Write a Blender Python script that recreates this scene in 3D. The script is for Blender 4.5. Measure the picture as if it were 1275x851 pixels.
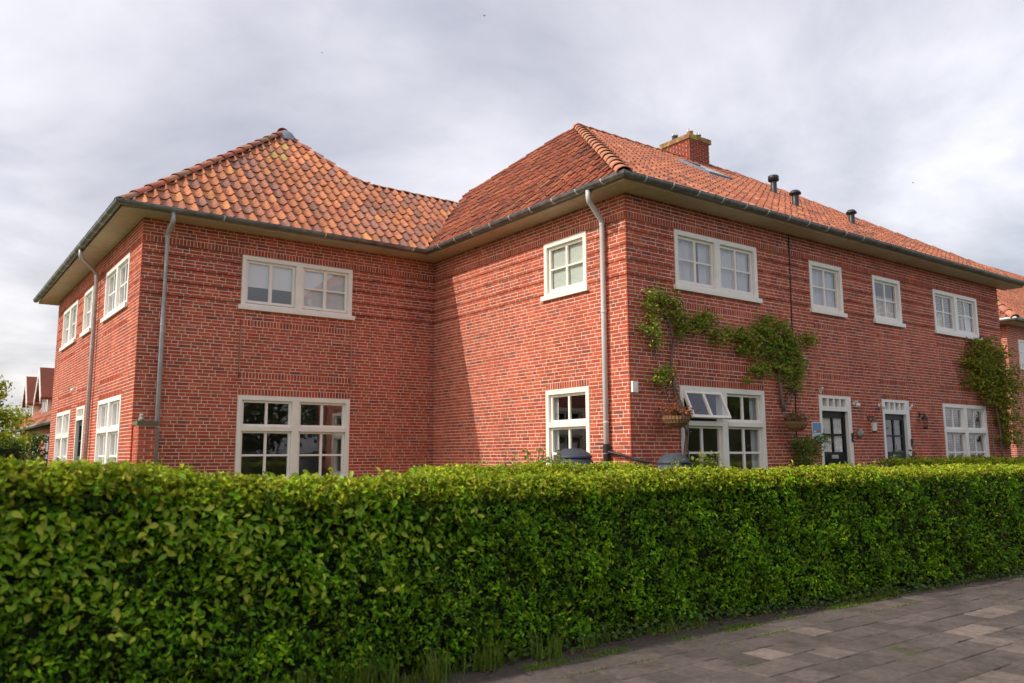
import bpy, math, random
import numpy as np
from mathutils import Vector, Matrix
random.seed(7); RNG = np.random.default_rng(7)
S = bpy.context.scene
for o in list(bpy.data.objects): bpy.data.objects.remove(o, do_unlink=True)
COL = S.collection
# ------------------------------------------------------------------ camera
# X runs along the street facade, Y into the plot, Z up; the camera stands at the origin, eye height 1.65
F_PX, YAW, PIT, ROL = 1016.42, 0.635893, 0.1395659, -0.004927
EYE = 1.65; CX, CY = 637.5, 425.5
_f = np.array([math.sin(YAW)*math.cos(PIT), math.cos(YAW)*math.cos(PIT), math.sin(PIT)])
_r = np.array([math.cos(YAW), -math.sin(YAW), 0.0]); _u = np.cross(_r, _f)
CR = math.cos(ROL)*_r + math.sin(ROL)*_u; CU = -math.sin(ROL)*_r + math.cos(ROL)*_u; CF = _f
cam = bpy.data.cameras.new('camera'); cam_o = bpy.data.objects.new('camera', cam); COL.objects.link(cam_o)
cam.sensor_width = 36.0; cam.lens = F_PX/1275*36.0; cam.clip_start = 0.05; cam.clip_end = 3000
M = Matrix(((CR[0], CU[0], -CF[0], 0), (CR[1], CU[1], -CF[1], 0), (CR[2], CU[2], -CF[2], EYE), (0, 0, 0, 1)))
cam_o.matrix_world = M
cam.dof.use_dof = True; cam.dof.focus_distance = 13.5; cam.dof.aperture_fstop = 1.5
S.camera = cam_o
# ------------------------------------------------------------------ sky, sun, exposure
SUN = Vector((-1.0, 0.254, 0.90)).normalized()          # towards the sun
W = bpy.data.worlds.new('World'); S.world = W; W.use_nodes = True
nt = W.node_tree; nt.nodes.clear(); N = nt.nodes.new; Lk = nt.links.new
out = N('ShaderNodeOutputWorld'); bg = N('ShaderNodeBackground'); bg.inputs[1].default_value = 0.11
sky = N('ShaderNodeTexSky'); sky.sky_type = 'NISHITA'; sky.sun_disc = False
sky.sun_elevation = math.asin(SUN.z); sky.sun_rotation = math.atan2(SUN.x, SUN.y)
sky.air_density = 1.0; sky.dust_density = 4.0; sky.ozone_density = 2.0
tc = N('ShaderNodeTexCoord'); sep = N('ShaderNodeSeparateXYZ'); Lk(tc.outputs['Generated'], sep.inputs[0])
zz = N('ShaderNodeMath'); zz.operation = 'ADD'; zz.inputs[1].default_value = 0.22; zab = N('ShaderNodeMath'); zab.operation = 'ABSOLUTE'
Lk(sep.outputs[2], zab.inputs[0]); Lk(zab.outputs[0], zz.inputs[0])
dx = N('ShaderNodeMath'); dx.operation = 'DIVIDE'; dy = N('ShaderNodeMath'); dy.operation = 'DIVIDE'
Lk(sep.outputs[0], dx.inputs[0]); Lk(zz.outputs[0], dx.inputs[1]); Lk(sep.outputs[1], dy.inputs[0]); Lk(zz.outputs[0], dy.inputs[1])
cmb = N('ShaderNodeCombineXYZ'); Lk(dx.outputs[0], cmb.inputs[0]); Lk(dy.outputs[0], cmb.inputs[1]); cmb.inputs[2].default_value = 3.3
def noise(scale, detail, rough, dist=0.0, off=(0, 0, 0)):
    mp = N('ShaderNodeMapping'); mp.inputs['Location'].default_value = off; Lk(cmb.outputs[0], mp.inputs[0])
    n = N('ShaderNodeTexNoise'); n.inputs['Scale'].default_value = scale; n.inputs['Detail'].default_value = detail
    n.inputs['Roughness'].default_value = rough; n.inputs['Distortion'].default_value = dist; Lk(mp.outputs[0], n.inputs['Vector']); return n
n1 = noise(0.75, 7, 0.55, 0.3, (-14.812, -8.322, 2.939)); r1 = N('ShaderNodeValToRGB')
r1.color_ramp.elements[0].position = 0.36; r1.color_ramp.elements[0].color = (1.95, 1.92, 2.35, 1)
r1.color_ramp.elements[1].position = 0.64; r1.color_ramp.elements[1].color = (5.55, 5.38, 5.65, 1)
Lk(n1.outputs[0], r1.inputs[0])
n2 = noise(0.62, 6, 0.55, 0.2, (7.4, 5.18, 2.22)); r2 = N('ShaderNodeValToRGB')      # gaps of blue between the clouds
r2.color_ramp.elements[0].position = 0.33; r2.color_ramp.elements[0].color = (0, 0, 0, 1)
r2.color_ramp.elements[1].position = 0.47; r2.color_ramp.elements[1].color = (1, 1, 1, 1)
Lk(n2.outputs[0], r2.inputs[0])
mx = N('ShaderNodeMix'); mx.data_type = 'RGBA'; Lk(r2.outputs[0], mx.inputs[0]); 
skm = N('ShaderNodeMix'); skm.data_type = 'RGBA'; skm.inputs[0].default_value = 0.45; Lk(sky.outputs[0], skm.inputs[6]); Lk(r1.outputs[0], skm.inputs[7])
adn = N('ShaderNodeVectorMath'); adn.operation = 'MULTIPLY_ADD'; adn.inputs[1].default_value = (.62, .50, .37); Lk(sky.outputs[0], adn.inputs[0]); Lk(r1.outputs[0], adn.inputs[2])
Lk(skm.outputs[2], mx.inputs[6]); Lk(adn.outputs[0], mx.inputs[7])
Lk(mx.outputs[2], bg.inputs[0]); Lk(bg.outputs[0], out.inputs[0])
sl = bpy.data.lights.new('sun', 'SUN'); sl.energy = 2.0; sl.angle = math.radians(0.6); sl.color = (1.0, 0.93, 0.82)
so = bpy.data.objects.new('sun', sl); COL.objects.link(so); so.rotation_euler = (-SUN).to_track_quat('-Z', 'Y').to_euler(); so.location = (-20, 5, 30)
vs = S.view_settings; vs.view_transform = 'Standard'; vs.look = 'None'; vs.gamma = 1; vs.exposure = 0.68; vs.use_curve_mapping = False
try: S.render.engine = 'CYCLES'
except Exception: pass
# ------------------------------------------------------------------ helpers
XD, XB, YA, YC = 3.0155, 8.8452, 14.7728, 8.9583        # wall planes
XE, YF = 21.73, 24.45                                     # far end of the street facade / of the side facade
def ray(px, py): return CF + (px-CX)/F_PX*CR - (py-CY)/F_PX*CU
def on(face, px, py, d=0.0):
    r = ray(px, py)
    t = ((YA if face == 'A' else YC)-d)/r[1] if face in 'AC' else ((XB if face == 'B' else XD)-d)/r[0]
    q = r*t; q[2] += EYE; return q
def proj(q):
    q = np.asarray(q, float)-np.array([0, 0, EYE]); d = q@CF
    return np.stack([CX+F_PX*(q@CR)/d, CY-F_PX*(q@CU)/d], -1)
FACES = {'D': ((XD, YF), (0, -1), (-1, 0), YF-YA), 'A': ((XD, YA), (1, 0), (0, -1), XB-XD), 'B': ((XB, YA), (0, -1), (-1, 0), YA-YC), 'C': ((XB, YC), (1, 0), (0, -1), XE-XB)}
def fp(face, u, z, d=0.0):
    O, U, n, L = FACES[face]; return (O[0]+U[0]*u+n[0]*d, O[1]+U[1]*u+n[1]*d, z)

class MB:
    def __init__(s): s.v = []; s.f = []; s.c = []
    def add(s, vs, fs, c=None):
        b = len(s.v); s.v += [tuple(a) for a in vs]; s.f += [tuple(b+i for i in f) for f in fs]
        s.c += [c or (1, 1, 1)]*len(vs); return s
    def box(s, x0, x1, y0, y1, z0, z1, c=None):
        return s.hexa([(x0,y0,z0),(x1,y0,z0),(x1,y1,z0),(x0,y1,z0),(x0,y0,z1),(x1,y0,z1),(x1,y1,z1),(x0,y1,z1)], c)
    def hexa(s, p, c=None):
        return s.add(p, [(0,3,2,1),(4,5,6,7),(0,1,5,4),(1,2,6,5),(2,3,7,6),(3,0,4,7)], c)
    def fbox(s, face, u0, u1, z0, z1, d0, d1, c=None):
        return s.hexa([fp(face,u0,z0,d1),fp(face,u1,z0,d1),fp(face,u1,z0,d0),fp(face,u0,z0,d0),fp(face,u0,z1,d1),fp(face,u1,z1,d1),fp(face,u1,z1,d0),fp(face,u0,z1,d0)], c)
    def tube(s, pts, r, n=8, c=None, cap=True):
        P = [Vector(p) for p in pts]; R = r if isinstance(r, (list, tuple)) else [r]*len(P); vs = []; fs = []
        up = Vector((0, 0, 1))
        for i, q in enumerate(P):
            d = ((P[min(i+1, len(P)-1)]-q).normalized()+(q-P[max(i-1, 0)]).normalized())
            d = d.normalized() if d.length > 1e-6 else Vector((0, 0, 1))
            a = d.cross(up); a = d.cross(Vector((1, 0, 0))) if a.length < 1e-3 else a; a.normalize(); b = d.cross(a)
            for k in range(n):
                t = 2*math.pi*k/n; vs.append(q+(a*math.cos(t)+b*math.sin(t))*R[i])
        for i in range(len(P)-1):
            for k in range(n): fs.append((i*n+k, i*n+(k+1) % n, (i+1)*n+(k+1) % n, (i+1)*n+k))
        if cap: fs.append(tuple(range(n-1, -1, -1))); fs.append(tuple((len(P)-1)*n+k for k in range(n)))
        return s.add(vs, fs, c)
    def lathe(s, o, prof, n=20, c=None):
        vs = []; fs = []
        for r, z in prof:
            for k in range(n): t = 2*math.pi*k/n; vs.append((o[0]+r*math.cos(t), o[1]+r*math.sin(t), o[2]+z))
        for i in range(len(prof)-1):
            for k in range(n): fs.append((i*n+k, i*n+(k+1) % n, (i+1)*n+(k+1) % n, (i+1)*n+k))
        return s.add(vs, fs, c)
    def build(s, name, mat, parent=None, smooth=False):
        return mesh_obj(name, s.v, s.f, mat, parent, s.c, smooth)
def mesh_obj(name, v, f, mat, parent=None, c=None, smooth=False):
    me = bpy.data.meshes.new(name)
    if isinstance(v, np.ndarray):
        nv, nf = len(v), len(f); k = f.shape[1]
        me.vertices.add(nv); me.vertices.foreach_set('co', np.ascontiguousarray(v, np.float32).ravel())
        me.loops.add(nf*k); me.loops.foreach_set('vertex_index', np.ascontiguousarray(f, np.int32).ravel())
        me.polygons.add(nf); me.polygons.foreach_set('loop_start', np.arange(0, nf*k, k, dtype=np.int32))
        try: me.polygons.foreach_set('loop_total', np.full(nf, k, np.int32))
        except Exception: pass
        me.polygons.foreach_set('use_smooth', np.zeros(nf, bool)); me.update(calc_edges=True)
    else: me.from_pydata(v, [], f); me.update()
    if c is not None and len(c):
        a = me.attributes.new('tint', 'FLOAT_COLOR', 'POINT'); ca = np.ones((len(v), 4), np.float32); ca[:, :3] = np.asarray(c, np.float32)[:, :3]
        a.data.foreach_set('color', ca.ravel())
    if smooth: me.polygons.foreach_set('use_smooth', np.ones(len(me.polygons), bool))
    if mat: me.materials.append(mat)
    o = bpy.data.objects.new(name, me); COL.objects.link(o)
    if parent is not None: o.parent = parent
    return o
def tag(o, label, cat, group=None, kind=None):
    o['label'] = label; o['category'] = cat
    if group: o['group'] = group
    if kind: o['kind'] = kind
    return o
def stuff(o): o['kind'] = 'stuff'; return o
def struct(o): o['kind'] = 'structure'; return o
def empty(name, label, cat, loc=(0, 0, 0), group=None):
    o = bpy.data.objects.new(name, None); COL.objects.link(o); o.location = (0, 0, 0); o.empty_display_size = 0.2; return tag(o, label, cat, group)
# ------------------------------------------------------------------ materials
def mat(name, col=(.5, .5, .5), rough=.6, metal=0.0, tint=False, nscale=None, namt=0.25, bump=0.0, bscale=40, spec=0.5, trans=0.0, dirt=None, slow=None, streak=0.0):
    m = bpy.data.materials.new(name); m.use_nodes = True; t = m.node_tree; b = t.nodes['Principled BSDF']
    b.inputs['Roughness'].default_value = rough; b.inputs['Metallic'].default_value = metal; b.inputs['Base Color'].default_value = (*col, 1)
    b.inputs['Specular IOR Level'].default_value = spec
    src = None; geo = t.nodes.new('ShaderNodeNewGeometry')
    if tint:
        a = t.nodes.new('ShaderNodeAttribute'); a.attribute_name = 'tint'; src = a.outputs['Color']
    else:
        rgb = t.nodes.new('ShaderNodeRGB'); rgb.outputs[0].default_value = (*col, 1); src = rgb.outputs[0]
    def nz(sc, det=5):
        n = t.nodes.new('ShaderNodeTexNoise'); n.inputs['Scale'].default_value = sc; n.inputs['Detail'].default_value = det
        n.inputs['Roughness'].default_value = .62; t.links.new(geo.outputs['Position'], n.inputs['Vector']); return n.outputs[0]
    if nscale:
        mr = t.nodes.new('ShaderNodeMapRange'); mr.inputs[1].default_value = .3; mr.inputs[2].default_value = .7
        mr.inputs[3].default_value = 1-namt; mr.inputs[4].default_value = 1+namt; t.links.new(nz(nscale), mr.inputs[0])
        mu = t.nodes.new('ShaderNodeVectorMath'); mu.operation = 'SCALE'; t.links.new(src, mu.inputs[0]); t.links.new(mr.outputs[0], mu.inputs['Scale']); src = mu.outputs[0]
    if slow:                                              # broad weathering, paler and darker areas
        mr = t.nodes.new('ShaderNodeMapRange'); mr.inputs[1].default_value = .3; mr.inputs[2].default_value = .7
        mr.inputs[3].default_value = 1-slow[1]; mr.inputs[4].default_value = 1+slow[1]; t.links.new(nz(slow[0], 6), mr.inputs[0])
        mu = t.nodes.new('ShaderNodeVectorMath'); mu.operation = 'SCALE'; t.links.new(src, mu.inputs[0]); t.links.new(mr.outputs[0], mu.inputs['Scale']); src = mu.outputs[0]
    if streak:                                            # rain runs, drawn out down the wall
        mp = t.nodes.new('ShaderNodeMapping'); mp.inputs['Scale'].default_value = (5.5, 5.5, .35); t.links.new(geo.outputs['Position'], mp.inputs[0])
        n = t.nodes.new('ShaderNodeTexNoise'); n.inputs['Scale'].default_value = 1.0; n.inputs['Detail'].default_value = 5; t.links.new(mp.outputs[0], n.inputs['Vector'])
        mr = t.nodes.new('ShaderNodeMapRange'); mr.inputs[1].default_value = .35; mr.inputs[2].default_value = .65
        mr.inputs[3].default_value = 1-streak; mr.inputs[4].default_value = 1+streak*.6; t.links.new(n.outputs[0], mr.inputs[0])
        mu = t.nodes.new('ShaderNodeVectorMath'); mu.operation = 'SCALE'; t.links.new(src, mu.inputs[0]); t.links.new(mr.outputs[0], mu.inputs['Scale']); src = mu.outputs[0]
    if dirt:                                              # (colour, scale, lo, hi): lichen, soot and moss in patches
        for dc, ds, lo, hi in dirt:
            mr = t.nodes.new('ShaderNodeMapRange'); mr.inputs[1].default_value = lo; mr.inputs[2].default_value = hi; mr.clamp = True
            t.links.new(nz(ds, 6), mr.inputs[0]); mi = t.nodes.new('ShaderNodeMix'); mi.data_type = 'RGBA'
            t.links.new(mr.outputs[0], mi.inputs[0]); t.links.new(src, mi.inputs[6]); mi.inputs[7].default_value = (*dc, 1); src = mi.outputs[2]
    t.links.new(src, b.inputs['Base Color'])
    if bump:
        bp = t.nodes.new('ShaderNodeBump'); bp.inputs['Strength'].default_value = bump; bp.inputs['Distance'].default_value = .004
        t.links.new(nz(bscale), bp.inputs['Height']); t.links.new(bp.outputs[0], b.inputs['Normal'])
    if trans:
        tr = t.nodes.new('ShaderNodeBsdfTranslucent'); t.links.new(src, tr.inputs[0]); ms = t.nodes.new('ShaderNodeMixShader'); ms.inputs[0].default_value = trans
        o = t.nodes['Material Output']; t.links.new(b.outputs[0], ms.inputs[1]); t.links.new(tr.outputs[0], ms.inputs[2]); t.links.new(ms.outputs[0], o.inputs[0])
    return m
def glass_mat(name, tint=(1, 1, 1), base=.10, k=.8):
    m = bpy.data.materials.new(name); m.use_nodes = True; t = m.node_tree; t.nodes.clear()
    o = t.nodes.new('ShaderNodeOutputMaterial'); tr = t.nodes.new('ShaderNodeBsdfTransparent'); tr.inputs[0].default_value = (*tint, 1)
    g = t.nodes.new('ShaderNodeBsdfGlossy'); g.inputs['Roughness'].default_value = .01; g.inputs[0].default_value = (.95, .97, 1, 1)
    fr = t.nodes.new('ShaderNodeFresnel'); fr.inputs[0].default_value = 1.5
    nz = t.nodes.new('ShaderNodeTexNoise'); nz.inputs['Scale'].default_value = 2.2; ge = t.nodes.new('ShaderNodeNewGeometry'); t.links.new(ge.outputs['Position'], nz.inputs['Vector'])
    bp = t.nodes.new('ShaderNodeBump'); bp.inputs['Strength'].default_value = .06; bp.inputs['Distance'].default_value = .02
    t.links.new(nz.outputs[0], bp.inputs['Height']); t.links.new(bp.outputs[0], g.inputs['Normal'])
    ma = t.nodes.new('ShaderNodeMath'); ma.operation = 'MULTIPLY_ADD'; ma.inputs[1].default_value = k; ma.inputs[2].default_value = base; t.links.new(fr.outputs[0], ma.inputs[0])
    bf = t.nodes.new('ShaderNodeMath'); bf.operation = 'SUBTRACT'; bf.inputs[0].default_value = 1; t.links.new(ge.outputs['Backfacing'], bf.inputs[1]); mm = t.nodes.new('ShaderNodeMath'); mm.operation = 'MULTIPLY'; t.links.new(ma.outputs[0], mm.inputs[0]); t.links.new(bf.outputs[0], mm.inputs[1])
    mx = t.nodes.new('ShaderNodeMixShader'); t.links.new(mm.outputs[0], mx.inputs[0]); t.links.new(tr.outputs[0], mx.inputs[1]); t.links.new(g.outputs[0], mx.inputs[2]); t.links.new(mx.outputs[0], o.inputs[0]); return m
def brick_tex_mat(name):                                  # walls too far to tell the bricks apart
    m = bpy.data.materials.new(name); m.use_nodes = True; t = m.node_tree; b = t.nodes['Principled BSDF']; b.inputs['Roughness'].default_value = .85
    ge = t.nodes.new('ShaderNodeNewGeometry'); sp = t.nodes.new('ShaderNodeSeparateXYZ'); t.links.new(ge.outputs['Position'], sp.inputs[0])
    ad = t.nodes.new('ShaderNodeMath'); ad.operation = 'ADD'; t.links.new(sp.outputs[0], ad.inputs[0]); t.links.new(sp.outputs[1], ad.inputs[1])
    cb = t.nodes.new('ShaderNodeCombineXYZ'); t.links.new(ad.outputs[0], cb.inputs[0]); t.links.new(sp.outputs[2], cb.inputs[1])
    br = t.nodes.new('ShaderNodeTexBrick'); br.inputs['Scale'].default_value = 1; br.inputs['Brick Width'].default_value = .22; br.inputs['Row Height'].default_value = .0603
    br.inputs['Mortar Size'].default_value = .006; br.inputs['Color1'].default_value = (.50, .095, .05, 1); br.inputs['Color2'].default_value = (.40, .08, .05, 1); br.inputs['Mortar'].default_value = (.76, .58, .47, 1)
    t.links.new(cb.outputs[0], br.inputs['Vector']); t.links.new(br.outputs[0], b.inputs['Base Color']); return m
MT = dict(
 brick=mat('brick_clay', rough=.88, tint=True, nscale=55, namt=.20, bump=.5, bscale=160, spec=.25, slow=(.55, .20), streak=.16),
 mortar=mat('mortar', (.78, .59, .48), .95, nscale=12, namt=.2, bump=.4, bscale=200, spec=.15, dirt=[((.48, .36, .30), 1.6, .50, .78)]),
 joint_shade=mat('raked_joint_shade', (.07, .045, .038), .95),  # near-black colour stands in for the shade inside the raked joints
 tile=mat('roof_tile_clay', rough=.8, tint=True, nscale=22, namt=.28, bump=.5, bscale=90, spec=.3, slow=(.8, .16), dirt=[((.10, .075, .06), 9, .54, .80), ((.30, .27, .20), 38, .66, .80)]),
 mossy=mat('mossy_roof_tile_clay', rough=.85, tint=True, nscale=22, namt=.28, bump=.5, bscale=90, spec=.3, slow=(.9, .16), dirt=[((.10, .075, .06), 9, .54, .80), ((.30, .24, .06), 5.5, .62, .80)]),
 cream=mat('cream_paint', (.90, .85, .77), .42, nscale=6, namt=.05, bump=.08, bscale=60, dirt=[((.70, .63, .52), 3.4, .62, .88)]),
 white=mat('white_paint', (.90, .87, .83), .4, nscale=6, namt=.04),
 soffit=mat('soffit_paint', (.55, .44, .31), .6, nscale=5, namt=.12, slow=(1.3, .14), dirt=[((.38, .28, .17), 2.6, .58, .8)]),
 zinc=mat('zinc', (.21, .215, .215), .45, .7, nscale=7, namt=.35, bump=.1, slow=(1.6, .3), dirt=[((.10, .10, .08), 6, .55, .8)]),
 strap=mat('bright_steel', (.72, .74, .75), .35, .5),
 pipe=mat('grey_pvc', (.60, .60, .61), .45, nscale=3, namt=.1),
 pipezinc=mat('weathered_zinc_pipe', (.47, .48, .50), .5, .3, nscale=8, namt=.15),
 felt=mat('roof_felt', (.035, .028, .025), .9),
 inside=mat('interior_plaster', (.30, .28, .25), .9), infloor=mat('interior_floor', (.12, .08, .05), .6),
 filmpaint=mat('patterned_net', (.92, .84, .74), .85, nscale=3.5, namt=.12, dirt=[((.40, .58, .72), 3.0, .50, .62), ((.85, .62, .45), 4.1, .60, .70)]),
 curtain=mat('white_curtain', (.80, .81, .84), .9, trans=.35), blind=mat('roller_blind', (.84, .86, .88), .8, trans=.3), palegreen=mat('pale_green_blind', (.70, .78, .72), .8, trans=.3),
 drape=mat('printed_drape', (.45, .38, .30), .9, nscale=9, namt=.6),
 glass=glass_mat('window_glass', base=.07, k=1.3), glassdark=glass_mat('door_glass', (.75, .78, .78), .08, .8),
 doorblack=mat('dark_green_door_paint', (.008, .014, .014), .35, spec=.2), doorgrey=mat('slate_door_paint', (.03, .038, .05), .4, spec=.25),
 black=mat('black_iron', (.015, .015, .016), .5), blackpl=mat('black_plastic', (.02, .02, .022), .45), steel=mat('brushed_steel', (.6, .58, .55), .35, .8),
 barrel=mat('slate_plastic', (.050, .062, .080), .5, spec=.25, nscale=4, namt=.12), stone=mat('grey_stone', (.32, .30, .26), .9, nscale=18, namt=.35, bump=.5),
 coping=mat('mossy_stone_coping', (.16, .13, .09), .95, nscale=20, namt=.4, bump=.6, dirt=[((.14, .15, .04), 8, .5, .65)]),
 lead=mat('lead_flashing', (.20, .22, .27), .5, .4, nscale=14, namt=.25), leadwhite=mat('stained_flashing', (.62, .62, .60), .6, nscale=14, namt=.3),
 leaf=mat('leaf', rough=.5, tint=True, spec=.25, trans=.24), leafbig=mat('broad_leaf', rough=.42, tint=True, spec=.3, trans=.28),
 bark=mat('bark', (.16, .11, .075), .95, nscale=30, namt=.35, bump=.7), vinebark=mat('grey_vine_bark', (.22, .165, .13), .95, nscale=40, namt=.3, bump=.5),
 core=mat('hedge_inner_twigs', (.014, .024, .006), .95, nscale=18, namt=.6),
 slab=mat('concrete_slab', rough=.9, tint=True, nscale=20, namt=.25, bump=.6, bscale=220, spec=.25, slow=(1.1, .28), dirt=[((.045, .036, .028), 3.2, .52, .78), ((.11, .085, .062), 7.5, .60, .75), ((.055, .065, .018), 1.7, .63, .72)]),
 soil=mat('soil', (.055, .043, .034), .95, nscale=16, namt=.5, bump=.8, bscale=60, dirt=[((.045, .07, .015), 5, .55, .65)]),
 jointsand=mat('joint_sand_and_moss', (.060, .052, .036), .95, nscale=12, namt=.4, dirt=[((.085, .11, .02), 2.3, .50, .60)]),
 lawn=mat('lawn', (.06, .10, .022), .95, nscale=9, namt=.4, bump=.6, bscale=50), road=mat('asphalt', (.05, .05, .05), .9, nscale=60, namt=.25, bump=.5, bscale=200),
 kerb=mat('concrete_kerb', (.085, .072, .060), .9, nscale=15, namt=.25, bump=.4), fbrick=brick_tex_mat('far_brickwork'),
 wicker=mat('coir_basket', rough=.95, tint=True, nscale=70, namt=.35), terracotta=mat('terracotta_pot', (.42, .18, .10), .85, nscale=20, namt=.25),
 signblue=mat('sign_print', tint=True, rough=.4), glow=mat('opal_lamp_glass', (.85, .85, .82), .25), bird=mat('bird_feathers', (.03, .03, .035), .8))
for k in ('mossy',): pass
# ------------------------------------------------------------------ ground, pavement
def sheet(name, x0, x1, y0, y1, z, m, n=1): return struct(mesh_obj(name, [(x0,y0,z),(x1,y0,z),(x1,y1,z),(x0,y1,z)], [(0,1,2,3)], m))
sheet('ground', -1200, 1200, -1200, 1200, -0.12, MT['lawn'])
sheet('garden_lawn', -30, 60, 5.62, 60, 0.0, MT['lawn'])
sheet('road', -60, 90, -6.0, 1.35, -0.10, MT['road'])
mb = MB()
for i in range(60): mb.box(-14+i*1.0, -14+i*1.0+.992, 1.35, 1.47, -.2, .0)
struct(mb.build('kerb', MT['kerb']))
pav = struct(mesh_obj('pavement', [(-14,1.47,-.006),(46,1.47,-.006),(46,5.22,-.006),(-14,5.22,-.006)], [(0,1,2,3)], MT['jointsand']))
sheet('soil_strip', -14, 46, 5.22, 6.4, 0.004, MT['soil'])
mb = MB()
for i in range(60):
    x = -14+i*1.0; w = random.uniform(-.006, .006); mb.box(x, x+.985, 5.215+w, 5.275+w, -.1, .006+random.uniform(-.004, .004))
struct(mb.build('border_kerb', MT['kerb']))
slabs = []
for r in range(12):
    y1 = 5.205-r*.3035
    for c in range(-40, 115):
        x0 = c*.3035 + (.152 if r % 2 else 0); slabs.append((x0, y1-.2965, x0+.2965, y1, r, c))
PALE = {(2, 19), (3, 29), (3, 30), (4, 26), (4, 27), (7, 20), (7, 21), (1, 22)}
def slab_mesh(s):
    x0, y0, x1, y1, r, c = s; b = .004; z = .012+random.uniform(-.003, .003); tl = random.uniform(-.003, .003); tx = random.uniform(-.002, .002)
    v = [(x0,y0,-.03),(x1,y0,-.03),(x1,y1,-.03),(x0,y1,-.03),(x0,y0,z-b-tl-tx),(x1,y0,z-b-tl+tx),(x1,y1,z-b+tl+tx),(x0,y1,z-b+tl-tx),(x0+b,y0+b,z-tl-tx),(x1-b,y0+b,z-tl+tx),(x1-b,y1-b,z+tl+tx),(x0+b,y1-b,z+tl-tx)]
    f = [(0,1,5,4),(1,2,6,5),(2,3,7,6),(3,0,4,7),(4,5,9,8),(5,6,10,9),(6,7,11,10),(7,4,8,11),(8,9,10,11)]
    if (r, c) in PALE or random.random() < .0: k = random.uniform(.17, .20); col = (k, k*.80, k*.68)
    else: k = random.uniform(.072, .098)*(1.25 if random.random() < .15 else 1); col = (k*1.14, k*.93, k*.82)
    return v, f, col
def inview(p): q = proj(p); return -20 < q[0] < 1295 and -20 < q[1] < 871
vis = [s for s in slabs if (np.array([(s[0]+s[2])/2, (s[1]+s[3])/2, -EYE])@CF) > .5 and inview(((s[0]+s[2])/2, (s[1]+s[3])/2, 0))]
vis.sort(key=lambda s: math.hypot(s[0], s[1])); ind = set((s[4], s[5]) for s in vis[:300]); mb = MB()
for s in slabs:
    v, f, col = slab_mesh(s)
    if (s[4], s[5]) in ind: mesh_obj('paving_slab', v, f, MT['slab'], pav, [col]*len(v))
    else: mb.add(v, f, col)
stuff(mb.build('paving', MT['slab'], pav))
# ------------------------------------------------------------------ the brick house: walls
house = empty('brick_house', 'two-storey red brick house with hipped orange pantile roofs and white windows, two wings', 'house')
ZL, CH = 2.769, 0.0603
def cz(k): return ZL+k*CH
UPZ0, UPZ1, LOZ0 = 4.345, cz(43), 1.13
WIN = {  # face: (u0,u1,kind)
 'A': [(1.72, 3.927, 'upper'), (1.735, 3.93, 'lower')],
 'B': [(3.76, 4.885, 'upper1'), (3.77, 4.89, 'lower1')],
 'C': [(1.10, 3.262, 'upper'), (1.115, 3.295, 'lower'), (4.865, 5.967, 'upper1'), (7.09, 8.19, 'upper1'), (9.61, 11.71, 'upper'), (9.665, 11.735, 'lower'), (4.94, 6.01, 'door'), (7.15, 8.205, 'door')],
 'D': [(6.55, 8.72, 'upper'), (6.555, 8.72, 'lower'), (4.09, 5.15, 'upper1'), (1.06, 3.18, 'upper'), (1.08, 3.16, 'lower'), (4.03, 5.05, 'door')]}
def wz(kind): return (UPZ0, UPZ1) if kind.startswith('upper') else ((LOZ0, ZL) if kind.startswith('lower') else (.10, ZL))
GRO = [43, 40, 36, 32, 28]                                # raked horizontal joints between the upper windows
def tint_brick():
    r = random.random()
    if r < .06: b = (.28, .075, .056)
    elif r < .11: b = (.50, .125, .062)
    elif r < .28: b = (.39, .076, .046)
    else: b = (.465, .088, .046)
    k = random.uniform(.84, 1.15); g = random.uniform(.92, 1.15); return (b[0]*k, b[1]*k*g, b[2]*k*g)
walls = {}; BR = []                                        # BR: (face,u0,u1,z0,z1,tint)
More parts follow.
